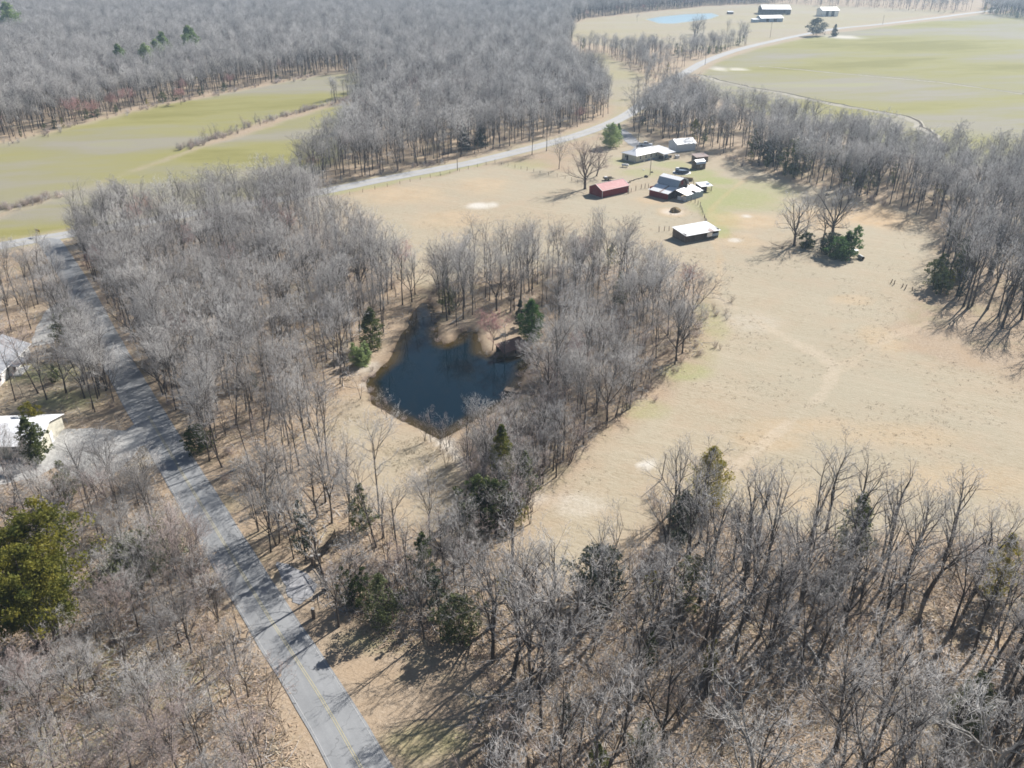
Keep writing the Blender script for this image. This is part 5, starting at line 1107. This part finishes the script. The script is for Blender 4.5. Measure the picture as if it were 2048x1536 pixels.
along([(225, 610), (300, 730), (370, 830)], 26, 1.5, 'young', 4, 6.5, 'verge')
along([(0, 290), (330, 208), (640, 152)], 80, 2.5, 'shrub', 2, 3.5, 'woodedge')
along([(0, 284), (330, 203), (640, 147)], 22, 2.5, 'evergreen', 3, 5.5, 'woodedge')
along([(590, 384), (760, 350), (900, 322)], 60, 2.0, 'shrub', 1.5, 3, 'verge')
along([(1000, 560), (1250, 535), (1400, 560), (1410, 640), (1370, 720), (1300, 790)], 60, 2.5, 'shrub', 1.5, 3, 'pondedge')
along([(1330, 285), (1480, 322), (1650, 380), (1850, 438)], 60, 3, 'shrub', 1.5, 3, 'line')
along([(1490, 304), (1570, 330), (1680, 360), (1760, 380)], 18, 4, 'evergreen', 7, 12, 'line')
along([(728, 790), (790, 826), (860, 878), (905, 918)], 22, 1.2, 'young', 4, 7, 'damside')
along([(690, 1180), (760, 1150), (850, 1150), (900, 1200)], 9, 4, 'tall', 9, 13, 'gate')
along([(1905, 500), (1900, 560), (1905, 600)], 16, 2.0, 'evergreen', 5, 9, 'east')
along([(160, 512), (180, 540), (245, 630), (325, 745), (400, 860), (450, 935), (520, 1040), (590, 1120)], 60, 1.5, 'tall', 12, 17, 'grove')
along([(1100, 730), (1100, 800), (1065, 860), (985, 905)], 60, 2.2, 'young', 5, 9, 'below')
along([(80, 530), (130, 630), (200, 750), (250, 840)], 34, 2.2, 'tall', 11, 16, 'west')
along([(305, 950), (370, 1060), (430, 1190), (500, 1330)], 20, 2.2, 'tall', 8, 13, 'swest')
along([(690, 1180), (790, 1170), (880, 1160)], 16, 3, 'young', 6, 10, 'gate')
for (px_, py_) in smooth_line(POND + [POND[0]], 1.6):
    if rs.rand() < .55: ALL['shrub'].append((px_ + rs.randn() * .5, py_ + rs.randn() * .5, .8 + 1.2 * rs.rand(), rs.rand() * 6.28, 'damside'))
along([(1420, 110), (1470, 92), (1495, 84)], 14, 2.5, 'evergreen', 3, 6, 'strip')
along([(1020, 1190), (1180, 1180), (1300, 1100), (1330, 1010), (1450, 1010)], 30, 2, 'shrub', 1.5, 3, 'front')
def shown(a):
    x, y, h = a[0], a[1], a[2]; u, v, d = PX(x, y, 0); u2, v2, d2 = PX(x, y, h)
    if max(v, v2) < -10 or v2 > 1560 or min(u, u2) > 2100 or max(u, u2) < -60: return 0
    inside = (0 <= u <= 2048 and v <= 1545) + (0 <= u2 <= 2048 and v2 <= 1500)
    return (math.hypot(u - u2, v - v2) + 4) * (1 if inside == 2 else .45 if inside else .2)
WHERE = {'grove': 'the roadside grove', 'pond': 'the pond grove', 'below': 'the thicket below the pond', 'gate': 'the second driveway', 'front': 'the lower right wood', 'swest': 'the lower left wood', 'west': 'the west yards',
         'north': 'the wood beyond the county road', 'strip': 'the strip by the far bend', 'line': 'the tree line behind the farm', 'east': 'the wood at the right edge', 'far': 'the far hedgerow', 'far2': 'the far corner wood', 'far3': 'the skyline',
         'ditch': 'the brushy field ditch', 'verge': 'the road verge', 'woodedge': 'the wood edge above the green field', 'pondedge': 'the pasture side of the pond grove', 'damside': 'the pond dam'}
MARKS = [('the white double arrow sign board'.replace('white', 'yellow'), 79, 474), ('the grey roofed white house', 40, 720), ('the white metal building', 50, 890), ('the west gravel drive', 210, 885), ('the big olive cedar', 75, 1290), ('the green thicket left of the road', 285, 1125),
         ('the dense cedar at the road edge', 400, 905), ('the gravel apron by the gate', 590, 1170), ('the iron gate', 645, 1160), ('the huge forked front tree', 1112, 1345), ('the bowed forked front tree', 985, 1255), ('the rounded border cedar', 1195, 1195),
         ('the olive border cedar', 1414, 1010), ('the yellow green front cedar', 1418, 1345), ('the front wood column cedar', 1700, 1110), ('the olive cedar at the right edge', 1985, 1190), ('the crooked pale corner tree', 1960, 1600), ('the crooked pale bottom tree', 1490, 1600),
         ('the lower right corner cedar', 1935, 1440), ('the tall olive cedar below the pond', 1004, 985), ('the pale green pond bush', 722, 728), ('the evergreen by the brown roof', 1062, 682), ('the drowned fence', 846, 642), ('the pond dam', 840, 870), ('the garden chairs by the dock', 1090, 792),
         ('the pond grove maple', 1375, 590), ('the pole shed', 1395, 475), ('the red shed', 1220, 388), ('the red barn', 1345, 385), ('the pool', 1364, 345), ('the white garage', 1370, 300), ('the farm drive', 1240, 262), ('the huge oak', 1170, 378), ('the fence corner pole', 915, 341),
         ('the pasture island', 1660, 500), ('the short brown posts', 1800, 572), ('the far cedar clump', 1632, 72), ('the far blue pond', 1370, 38), ('the far road bend', 1420, 118), ('the field ditch end', 712, 198), ('the far pink maple', 362, 208),
         ('the red maple of the far grove', 420, 460), ('the pink verge maple', 318, 735), ('the paired dark cedars', 944, 296), ('the leaning pasture pole', 1323, 961), ('the bottom of the road', 690, 1500), ('the lower left corner', 60, 1500), ('the road bend dip', 330, 870), ('the eroded field ditch', 1850, 256),
         ('the straight field ditch', 450, 268), ('the left green field end', 60, 400), ('the grass clearing', 1250, 170), ('the bottom right corner', 2000, 1520), ('the bottom middle of the wood', 1250, 1500)]
MXY = np.array([G(u, v) for _, u, v in MARKS]); MUV = np.array([(u, v) for _, u, v in MARKS], float)
def beside(x, y):
    u, v, d = PX(x, y); q = np.hypot(MXY[:, 0] - x, MXY[:, 1] - y); i = int(q.argmin()); dx, dy = x - MXY[i, 0], y - MXY[i, 1]
    c, s_ = d * 0 + y / math.hypot(x, y), x / math.hypot(x, y); lx, ly = dx * c - dy * s_, dx * s_ + dy * c
    w = ('left of' if lx < 0 else 'right of') if abs(lx) > abs(ly) else ('behind' if ly > 0 else 'in front of')
    return w + ' ' + MARKS[i][0], float(q[i])
ORD = ['nearest', 'second', 'third', 'fourth', 'fifth', 'sixth', 'seventh', 'eighth', 'ninth', 'tenth', 'eleventh', 'twelfth', 'thirteenth', 'fourteenth', 'fifteenth', 'sixteenth', 'seventeenth', 'eighteenth', 'nineteenth', 'twentieth', 'twenty first', 'twenty second', 'twenty third', 'twenty fourth', 'twenty fifth', 'twenty sixth', 'twenty seventh', 'twenty eighth']
def look_words(kind, h, p):
    if kind == 'tall': return ('towering' if h > 17.5 else 'tall' if h > 14 else 'middling') + ' bare grey ' + ('forked tree' if p % 3 == 0 else 'spreading tree' if p % 3 == 1 else 'slim tree')
    if kind == 'young': return ('small' if h > 7 else 'low') + ' bare ' + ('pinkish many-stemmed tree' if p in (0, 2) else 'thin grey tree')
    if kind == 'shrub': return ('waist high' if h < 1.9 else 'head high' if h < 2.5 else 'tall') + ' bare ' + ('brown', 'pinkish', 'grey')[p] + ' shrub'
    if kind == 'evergreen': return ('short' if h < 5.5 else 'tall') + (' dark green cedar' if p in (0, 1, 3) else ' olive green cedar' if p == 4 else ' thin blue green cedar')
    return 'bare maple with reddish buds'
SPEC = {'tall': (TALL, 'bare_tree', 'tree', 290), 'young': (SAP, 'young_tree', 'young tree', 250), 'shrub': (SHR, 'bare_shrub', 'shrub', 250), 'evergreen': (CED, 'cedar_tree', 'cedar', 200), 'red': (REDP, 'red_maple', 'maple', 80)}
BOLDLY = ('front', 'gate', 'east', 'below')
REST = []; PLACED = []
for kind in KINDS:
    lst = sorted(ALL[kind], key=shown, reverse=True); protos, nm, cat, most = SPEC[kind]; rr = random.Random(len(lst))
    for i, (x, y, h, rz, rn) in enumerate(lst):
        k = rr.randrange(len(protos)); use = protos
        if kind == 'tall' and rn in BOLDLY: k = rr.randrange(len(BOLD)); use = BOLD
        if i < most and shown((x, y, h)) > 0:
            w, q = beside(x, y); look = look_words(kind, h, k)
            PLACED.append((look + ' ' + w, q, place_tree(use[k], nm, look + ' ' + w, cat, x, y, h, rz, {'tall': 'bare trees', 'young': 'small bare trees', 'shrub': 'bare shrubs', 'evergreen': 'cedars', 'red': 'reddish maples'}[kind] + ' of ' + WHERE[rn],
                       mats=((None, M['twig_warm']) if kind == 'tall' and rn in ('swest', 'west') and rr.random() < .35 else (None, None)),
                       lean=(rr.gauss(0, .14 if i % 12 == 0 else .035), rr.gauss(0, .14 if i % 12 == 0 else .035)), wide=rr.uniform(.85, 1.2))))
        else: REST.append((x, y, h, rz, *(('far', rr.randrange(6)) if kind == 'tall' and y > 300 else ('bold' if use is BOLD else kind, k))))
same = {}
for lab, q, t in PLACED: same.setdefault(lab, []).append((q, t))
for lab, L in same.items():
    if len(L) > 1:
        for (q, t), o_ in zip(sorted(L, key=lambda a: a[0]), ORD): t['label'] = o_ + ' ' + lab
print('trees', {k: len(v) for k, v in ALL.items()}, 'rest', len(REST))

# the woods beyond the trees one can follow singly: one scatter per kind, of the same grown trees
def scatter_object(name, pts, protos, label=None):
    """pts: x, y, z, scale, rotation, prototype index"""
    me = bpy.data.meshes.new(name); me.from_pydata([p[:3] for p in pts], [], [])
    for an, tp, col in (('size', 'FLOAT', 3), ('turn', 'FLOAT', 4), ('pick', 'INT', 5), ('wide', 'FLOAT', None)):
        a = me.attributes.new(an, tp, 'POINT'); a.data.foreach_set('value', [p[col] if col else p[3] * (.78 + .55 * ((p[4] * 7.13) % 1.0)) for p in pts])
    o = bpy.data.objects.new(name, me); COL.objects.link(o); o['kind'] = 'stuff'
    src = bpy.data.collections.new(name + '_kinds')
    for i, d in enumerate(protos): src.objects.link(bpy.data.objects.new('%s_kind_%02d' % (name, i), d))
    ng = bpy.data.node_groups.new(name, 'GeometryNodeTree')
    ng.interface.new_socket('Geometry', in_out='INPUT', socket_type='NodeSocketGeometry'); ng.interface.new_socket('Geometry', in_out='OUTPUT', socket_type='NodeSocketGeometry')
    gi = ng.nodes.new('NodeGroupInput'); go = ng.nodes.new('NodeGroupOutput')
    ci = ng.nodes.new('GeometryNodeCollectionInfo'); ci.inputs['Collection'].default_value = src; ci.inputs['Separate Children'].default_value = True; ci.inputs['Reset Children'].default_value = True
    ip = ng.nodes.new('GeometryNodeInstanceOnPoints'); ip.inputs['Pick Instance'].default_value = True
    def na(n, t):
        a = ng.nodes.new('GeometryNodeInputNamedAttribute'); a.data_type = t; a.inputs['Name'].default_value = n
        return [s for s in a.outputs if s.enabled and s.name == 'Attribute'][0]
    cb = ng.nodes.new('ShaderNodeCombineXYZ'); ng.links.new(na('turn', 'FLOAT'), cb.inputs['Z'])
    e2r = ng.nodes.new('FunctionNodeEulerToRotation'); ng.links.new(cb.outputs[0], e2r.inputs[0])
    ng.links.new(gi.outputs[0], ip.inputs['Points']); ng.links.new(ci.outputs[0], ip.inputs['Instance'])
    ng.links.new(na('pick', 'INT'), ip.inputs['Instance Index']); ng.links.new(e2r.outputs[0], ip.inputs['Rotation'])
    sx = ng.nodes.new('ShaderNodeCombineXYZ'); wd = na('wide', 'FLOAT'); ng.links.new(wd, sx.inputs[0]); ng.links.new(wd, sx.inputs[1]); ng.links.new(na('size', 'FLOAT'), sx.inputs[2]); ng.links.new(sx.outputs[0], ip.inputs['Scale']); ng.links.new(ip.outputs[0], go.inputs[0])
    md = o.modifiers.new('scatter', 'NODES'); md.node_group = ng
    return o
def wholes(L): return [p['whole'] for p in L]
def as_kind(me, old, new, name):
    c = me.copy(); c.name = name
    for i, m in enumerate(c.materials):
        if m == old: c.materials[i] = new
    return c
WOODP = wholes(TALL) + wholes(SAP) + wholes(SHR) + wholes(CED) + wholes(REDP) + wholes(BOLD) + wholes(FARP)
OFF = {'tall': 0, 'young': 12, 'shrub': 17, 'evergreen': 20, 'red': 25, 'bold': 27, 'far': 33}; HH = [p['h'] for p in TALL + SAP + SHR + CED + REDP + BOLD + FARP]
rx = np.array([r[0] for r in REST]); ry = np.array([r[1] for r in REST]); rzv = land(rx, ry)
scatter_object('forest', [(x, y, z, h / HH[OFF[k] + p], rz, OFF[k] + p) for (x, y, h, rz, k, p), z in zip(REST, rzv)], WOODP)

# ------------------------------------------------------------------ trees that stand out
def special(p, name, label, cat, u, v, top, rz=0.0, mats=(None, None), lean=(0, 0), wide=1.0, group=None):
    x, y = G(u, v); return place_tree(p, name, label, cat, x, y, height_to(y, top), rz, group, mats, lean, wide)
special(OAK[1], 'oak_tree', 'huge spreading bare oak with forked trunk beside the red shed', 'tree', 1170, 378, 268, 0.4, (None, M['twig_warm']), wide=1.05)
special(OAK[2], 'oak_tree', 'leaning bare oak just right of the huge oak by the red shed', 'tree', 1193, 352, 280, 2.4, (None, M['twig_warm']), (0, -.12))
special(SAP[0], 'young_tree', 'small bare tree standing right before the brown roof at the pond', 'young tree', 1050, 728, 668)
special(TALL[4], 'bare_tree', 'lone bare tree on the lawn left of the huge oak', 'tree', 1118, 338, 262, 1.0)
special(TALL[1], 'bare_tree', 'lone bare roadside tree nearest the fence corner', 'tree', 1064, 309, 205, 2.0)
special(TALL[5], 'bare_tree', 'second lone bare roadside tree right of the fence corner', 'tree', 1093, 302, 200, 3.0)
special(OAK[0], 'oak_tree', 'straight bare oak at the left end of the island of cedars in the pasture', 'tree', 1588, 492, 378, 0.9)
special(OAK[1], 'oak_tree', 'wide bare oak rising from the middle of the cedar island in the pasture', 'tree', 1664, 476, 352, 2.2, wide=1.1)
special(OAK[2], 'oak_tree', 'low forked bare oak beside the wide oak of the cedar island', 'tree', 1648, 474, 400, 4.0)
special(TALL[2], 'bare_tree', 'thin leaning bare tree between the two oaks of the cedar island', 'tree', 1612, 470, 372, 1.2, lean=(0, .10))
special(evergreen(81, 5, 3.0, M['bluegreen'], 130, 26, .3, shape='round'), 'cedar_tree', 'broad dark cedar in the middle of the pasture island', 'cedar', 1660, 508, 466, 0.3)
special(evergreen(82, 5.5, 2.6, M['pine'], 130, 26, .3), 'cedar_tree', 'bright green cedar at the right of the pasture island', 'cedar', 1690, 512, 462, 1.3)
special(evergreen(83, 4, 1.8, M['cedar'], 80, 26, .28, shape='round'), 'cedar_tree', 'small cedar at the left of the pasture island', 'cedar', 1610, 496, 462, 2.0)
special(evergreen(80, 5, 3.2, M['pine'], 150, 40, .22, shape='round', gap=.25), 'cedar_tree', 'low green cedar between the broad cedar and the pine of the pasture island', 'cedar', 1676, 516, 474, 2.0)
special(pine(84, 8, M['pine']), 'pine_tree', 'young open pine at the right end of the pasture island', 'pine', 1704, 512, 452)
special(evergreen(85, 9, 3.1, M['pine'], 240, 44, .22, shape='column', gap=.2), 'evergreen_tree', 'bright green evergreen standing by the brown roof at the pond', 'evergreen', 1062, 682, 598)
special(evergreen(86, 8, 1.7, M['bluegreen'], 90, 26, .28), 'cedar_tree', 'dark cedar behind the bright evergreen at the pond', 'cedar', 1040, 655, 596)
special(evergreen(87, 5, 3.1, M['palegreen'], 190, 44, .22, shape='column', gap=.3, base=.03, stems=3), 'evergreen_shrub', 'pale green bush on the left bank of the pond', 'bush', 722, 728, 682)
special(evergreen(88, 8, 2.7, M['cedar'], 170, 26, .30, shape='column'), 'cedar_tree', 'thick dark cedar just above the pale green pond bush', 'cedar', 745, 695, 615)
special(CED[1], 'cedar_tree', 'thin cedar among bare trunks at the head of the pond', 'cedar', 897, 625, 555)
special(REDP[1], 'red_maple', 'reddish maple leaning over the pond from its far bank', 'maple', 985, 700, 612, 0.7, wide=1.25)
special(PALE[1], 'pale_tree', 'pale twigged tree at the water edge before the brown roof', 'tree', 1010, 712, 640, 0.4, wide=1.2)
special(evergreen(89, 13, 2.6, M['olive'], 260, 44, .22, shape='column', gap=.4), 'cedar_tree', 'tall olive cedar rising from the thicket below the pond', 'cedar', 1004, 985, 850)
special(evergreen(90, 9, 2.2, M['cedar'], 150, 26, .3, gap=.4), 'cedar_tree', 'dark cedar right of the tall olive cedar below the pond', 'cedar', 1050, 1000, 905)
special(evergreen(91, 8, 2.0, M['cedar'], 130, 26, .3, gap=.4), 'cedar_tree', 'dark cedar low in the thicket below the pond', 'cedar', 975, 1045, 960)
special(evergreen(92, 10, 3.4, M['olive'], 240, 44, .22, shape='column', gap=.3), 'cedar_tree', 'olive cedar on the pasture border near the leaning post', 'cedar', 1414, 1005, 892)
special(evergreen(93, 14, 5.7, M['olive'], 560, 70, .21, base=.30, shape='round', r0=.30, stems=3, gap=.25), 'cedar_tree', 'big rounded olive green cedar at the left edge of the photo', 'cedar', 96, 1290, 1020, 0.5)
special(evergreen(94, 2.6, 3.2, M['privet'], 190, 22, .26, shape='round', gap=.3, base=0), 'evergreen_shrub', 'thin green thicket between trunks left of the road', 'thicket', 285, 1125, 1075)
special(evergreen(95, 7.5, 2.3, M['cedar'], 170, 26, .3, shape='column', gap=.3), 'cedar_tree', 'dark cedar before the white metal roof left of the road', 'cedar', 75, 925, 835)
special(evergreen(96, 6, 2.2, M['olive'], 120, 26, .28, shape='round', gap=.3), 'cedar_tree', 'olive cedar behind the white metal roof', 'cedar', 68, 858, 805)
special(CED[1], 'cedar_tree', 'dark cedar by the drive of the grey roofed house', 'cedar', 125, 690, 628)
special(evergreen(97, 5, 2.2, M['cedar'], 150, 40, .2, shape='round', gap=.25), 'cedar_tree', 'dense dark cedar at the road edge facing the west drive', 'cedar', 400, 905, 850)
special(evergreen(98, 8, 3.0, M['cedar'], 130, 36, .22, gap=.7, shape='column', stems=2), 'cedar_tree', 'dark cedar beside the iron gate', 'cedar', 712, 1210, 1115)
special(evergreen(99, 7, 2.8, M['privet'], 120, 34, .22, gap=.7, shape='column'), 'cedar_tree', 'dark cedar right of the gate cedar', 'cedar', 765, 1245, 1150)
special(CED[2], 'cedar_tree', 'thin blue green cedar above the iron gate', 'cedar', 612, 1120, 1000)
special(CED[0], 'cedar_tree', 'bluish cedar right of the gate cedars', 'cedar', 850, 1180, 1065)
special(evergreen(100, 6, 2.6, M['privet'], 150, 26, .26, shape='round', gap=.3), 'cedar_tree', 'grey green cedar left of the huge forked front tree', 'cedar', 920, 1275, 1195)
special(evergreen(101, 6, 2.8, M['bluegreen'], 170, 26, .28, shape='round', gap=.25), 'cedar_tree', 'rounded dark cedar on the pasture border of the front wood', 'cedar', 1195, 1195, 1098)
special(evergreen(102, 9, 1.8, M['olive'], 120, 26, .28, gap=.4), 'cedar_tree', 'yellow green thin cedar low in the front wood', 'cedar', 1418, 1345, 1275)
special(evergreen(103, 9, 2.4, M['cedar'], 150, 26, .28, shape='column', gap=.35), 'cedar_tree', 'dark cedar among grey trees in the middle of the front wood', 'cedar', 1700, 1110, 985)
special(evergreen(104, 9, 2.2, M['olive'], 150, 26, .28, shape='column', gap=.3), 'cedar_tree', 'olive cedar at the right side of the front wood', 'cedar', 1985, 1190, 1065)
special(evergreen(105, 7, 2.6, M['privet'], 150, 26, .26, shape='cone', gap=.4), 'cedar_tree', 'yellow green cedar near the lower right corner', 'cedar', 1935, 1440, 1345)
special(evergreen(106, 10, 3.0, M['bluegreen'], 190, 28, .30, shape='column', gap=.25), 'cedar_tree', 'grey green cedar under the olive border cedar', 'cedar', 1362, 1085, 985)
special(OAK[1], 'oak_tree', 'huge forked bare tree at the front of the lower right wood', 'tree', 1112, 1345, 1080, 1.9, wide=1.0)
special(OAK[2], 'oak_tree', 'forked bare tree with bowed limbs left of the huge front tree', 'tree', 985, 1255, 1060, 3.6)
special(TALL[0], 'bare_tree', 'straight bare tree between the two forked front trees', 'tree', 1040, 1275, 1080, .6)
special(PALE[0], 'pale_tree', 'pale barked crooked tree in the lower right corner', 'tree', 1960, 1640, 1330, 0.3)
special(PALE[0], 'pale_tree', 'pale barked crooked tree at the bottom of the front wood', 'tree', 1490, 1640, 1360, 2.3)
special(PALE[1], 'pale_tree', 'pale leaning tree by the road at the second driveway', 'tree', 655, 1180, 960, 1.0, lean=(0, -.10))
special(evergreen(107, 9, 3.6, M['palegreen'], 210, 30, .36, shape='round', gap=.1), 'evergreen_tree', 'bright green evergreen by the farm drive entrance', 'evergreen', 1222, 294, 246)
special(evergreen(108, 8, 2.4, M['pine'], 130, 30, .34, shape='column'), 'evergreen_tree', 'dark half of the evergreen pair at the farm drive', 'evergreen', 1236, 281, 247)
special(evergreen(109, 12, 5.5, M['bluegreen'], 200, 26, .5, shape='round', base=.2), 'cedar_tree', 'big grey cedar clump where the far road passes the barns', 'cedar', 1632, 72, 36, wide=1.2)
special(evergreen(110, 8, 3.0, M['bluegreen'], 110, 24, .45), 'cedar_tree', 'small dark conical cedar beside the far road', 'cedar', 1668, 73, 49)
for i, (u, v, t, w) in enumerate([(928, 298, 246, 'left of the pair'), (960, 292, 240, 'right of the pair')]):
    special(evergreen(111 + i, 9, 3.2, M['bluegreen'], 150, 26, .36), 'cedar_tree', 'dark cedar at the wood edge above the county road, ' + w, 'cedar', u, v, t)
for i, (u, v, t) in enumerate([(248, 118, 95), (300, 112, 92), (322, 106, 84), (335, 98, 70), (388, 92, 58), (30, 40, 8)]):
    special(evergreen(121 + i, 14, 4.5, M['palegreen'], 130, 24, .6, shape='column', base=.3), 'pine_tree', 'green pine crown showing above the far bare forest', 'pine', u, v + 40, t - 8, group='green pines in the far forest')['label'] = ['first', 'second', 'third', 'fourth', 'tallest, rightmost', 'top left corner'][i] + ' green pine rising above the far bare forest'
for i, (u, v, t) in enumerate([(362, 208, 172), (190, 240, 195), (155, 248, 190), (778, 215, 188), (420, 460, 415), (1375, 590, 520), (318, 735, 690)]):
    special(REDP[i % 2], 'red_maple', ['pink budding maple on the wood edge above the green field', 'reddish maple toward the left of the far wood edge', 'second reddish maple toward the left of the far wood edge', 'bright red maple in the wood beyond the county road',
             'red topped maple in the roadside grove by the far field', 'pinkish maple on the pasture side of the pond grove', 'pink maple on the road verge left of the grove'][i], 'maple', u, v, t, i * 1.3, wide=1.2)
for i, (u, v, t) in enumerate([(1389, 74, 30), (1395, 68, 22), (1405, 77, 25), (1452, 85, 35), (1478, 78, 34), (1488, 76, 40), (1274, 44, 24)]):
    special((OAK + TALL)[(i * 2) % 9], 'bare_tree', ['bare tree before the far blue pond, left of three', 'middle bare tree before the far blue pond', 'bare tree before the far blue pond, right of three', 'bare tree between the far pond and the road bend', 'forked bare tree at the far bend of the road',
             'leaning bare tree at the far bend of the road', 'tiny lone tree on the far lawn left of the pond'][i], 'tree', u, v, t, i * .9, wide=1.1)

FALL = random.Random(12)
for i, (u, v, lab) in enumerate([(600, 700, 'fallen trunk in the deep middle of the roadside grove'), (470, 940, 'fallen trunk in the grove just right of the road'), (1290, 1290, 'fallen trunk at the left side of the lower right wood'), (1640, 1330, 'fallen trunk in the middle of the lower right wood'),
        (1840, 1240, 'fallen trunk toward the right of the lower right wood'), (240, 1220, 'fallen trunk between the olive cedar and the road'), (330, 1420, 'fallen trunk at the bottom of the lower left wood'), (900, 650, 'fallen trunk on the point behind the pond')]):
    s = Wood(400 + i); a = FALL.uniform(0, 6.28); L = FALL.uniform(6, 10); s.bough(Vector((0, 0, .2)), Vector((math.cos(a), math.sin(a), .02)), L, .17, 1, .5, .0, .05, .02)
    V = s.t[0] + s.c[0]; Fc = s.t[1] + [tuple(k + len(s.t[0]) for k in f_) for f_ in s.c[1]]; x, y = G(u, v)
    o = bpy.data.objects.new('fallen_tree', fast_mesh('fallen_tree', V, Fc, [M['bark_pale'] if i % 2 else M['bark']])); COL.objects.link(o); o.location = (x, y, land1(x, y)); tag(o, lab, 'fallen tree')
# ------------------------------------------------------------------ small growth underfoot
rs = np.random.RandomState(9)
def tuft(seed, n, h, w, m):
    r = np.random.RandomState(seed); V = []; F = []
    for i in range(n):
        a = r.rand() * 6.28; p = r.randn(2) * w * .35; e = p + np.array([math.cos(a), math.sin(a)]) * h * (.3 + .5 * r.rand()); b = np.array([-math.sin(a), math.cos(a)]) * .035
        V += [(p[0] - b[0], p[1] - b[1], 0), (p[0] + b[0], p[1] + b[1], 0), (e[0], e[1], h * (.5 + .5 * r.rand()))]; F.append((3 * i, 3 * i + 1, 3 * i + 2))
    return fast_mesh('tuft', V, F, [m])
def litter(seed, n, w, m):
    r = np.random.RandomState(seed); V = []; F = []
    for i in range(n):
        c = np.r_[r.randn(2) * w, .02 + .05 * r.rand()]; u = r.randn(3) * .11; q = r.randn(3) * .09; u[2] *= .35; q[2] *= .35; V += [c - u, c + u, c + q]; F.append((3 * i, 3 * i + 1, 3 * i + 2))
    return fast_mesh('leaf', V, F, [m])
def sticks(seed):
    s = Wood(seed); r = s.r
    for k in range(5):
        a = r.uniform(0, 6.28); p = Vector((r.gauss(0, .8), r.gauss(0, .8), .05)); q = s.path(p, Vector((math.cos(a), math.sin(a), .12)), r.uniform(.8, 2.6), 3, .2, 0.0)
        s.limb(q, [.04, .03, .02, .01], 3, s.t); s.twigs(q, .6, 4, .2, 2, .009)
    V = s.t[0] + s.c[0]; F = s.t[1] + [tuple(i + len(s.t[0]) for i in f) for f in s.c[1]]
    return fast_mesh('sticks', V, F, [M['twig']])
def region_pts(poly, n, seed, ymax=260):
    P = np.array(poly); r = np.random.RandomState(seed); x = r.uniform(P[:, 0].min(), P[:, 0].max(), n * 4); y = r.uniform(max(35, P[:, 1].min()), min(ymax, P[:, 1].max()), n * 4)
    u, v, d = PX(x, y); m = in_poly(x, y, poly) & (u > -120) & (u < 2170) & (v < 1700) & (dist_line(x, y, ROAD) > 3.3) & (signed(x, y, POND) < -.3) & (dist_line(x, y, WEST_DRIVE) > 3.6) & (r.rand(len(x)) < (75 / np.maximum(y, 75)) ** .8)
    return x[m][:n], y[m][:n]
gp_ = [region_pts(PASTURE, 7000, 1), region_pts(DAM, 3000, 2)]
gp_ = [tuple(c[vnoise(a[0], a[1], 11, 3, 41) > .56] for c in a) for a in gp_]
x = np.concatenate([a[0] for a in gp_]); y = np.concatenate([a[1] for a in gp_]); z = land(x, y)
scatter_object('dry_grass', [(a, b, c, .45 + .8 * q, t, int(k)) for a, b, c, q, t, k in zip(x, y, z, rs.rand(len(x)), rs.rand(len(x)) * 6.28, rs.randint(0, 3, len(x)))], [tuft(1, 10, .14, .5, M['grass']), tuft(2, 12, .11, .7, M['grass']), tuft(3, 9, .18, .4, M['grass'])])
lp = [region_pts(p, n, 10 + i) for i, (p, n) in enumerate([(R_GROVE, 9000), (R_FRONT, 11000), (R_SWEST, 9000), (R_POND, 4000), (R_GATE, 1500), (R_WEST, 3500)])]
x = np.concatenate([a[0] for a in lp]); y = np.concatenate([a[1] for a in lp]); z = land(x, y)
scatter_object('leaf_litter', [(a, b, c, .7 + .7 * q, t, int(k)) for a, b, c, q, t, k in zip(x, y, z, rs.rand(len(x)), rs.rand(len(x)) * 6.28, rs.randint(0, 10, len(x)) % 9)], [litter(i, 16, .8, M['leaflit']) for i in range(6)] + [sticks(7), tuft(4, 20, .4, .6, M['grass']), tuft(6, 16, .5, .5, M['brush'])])
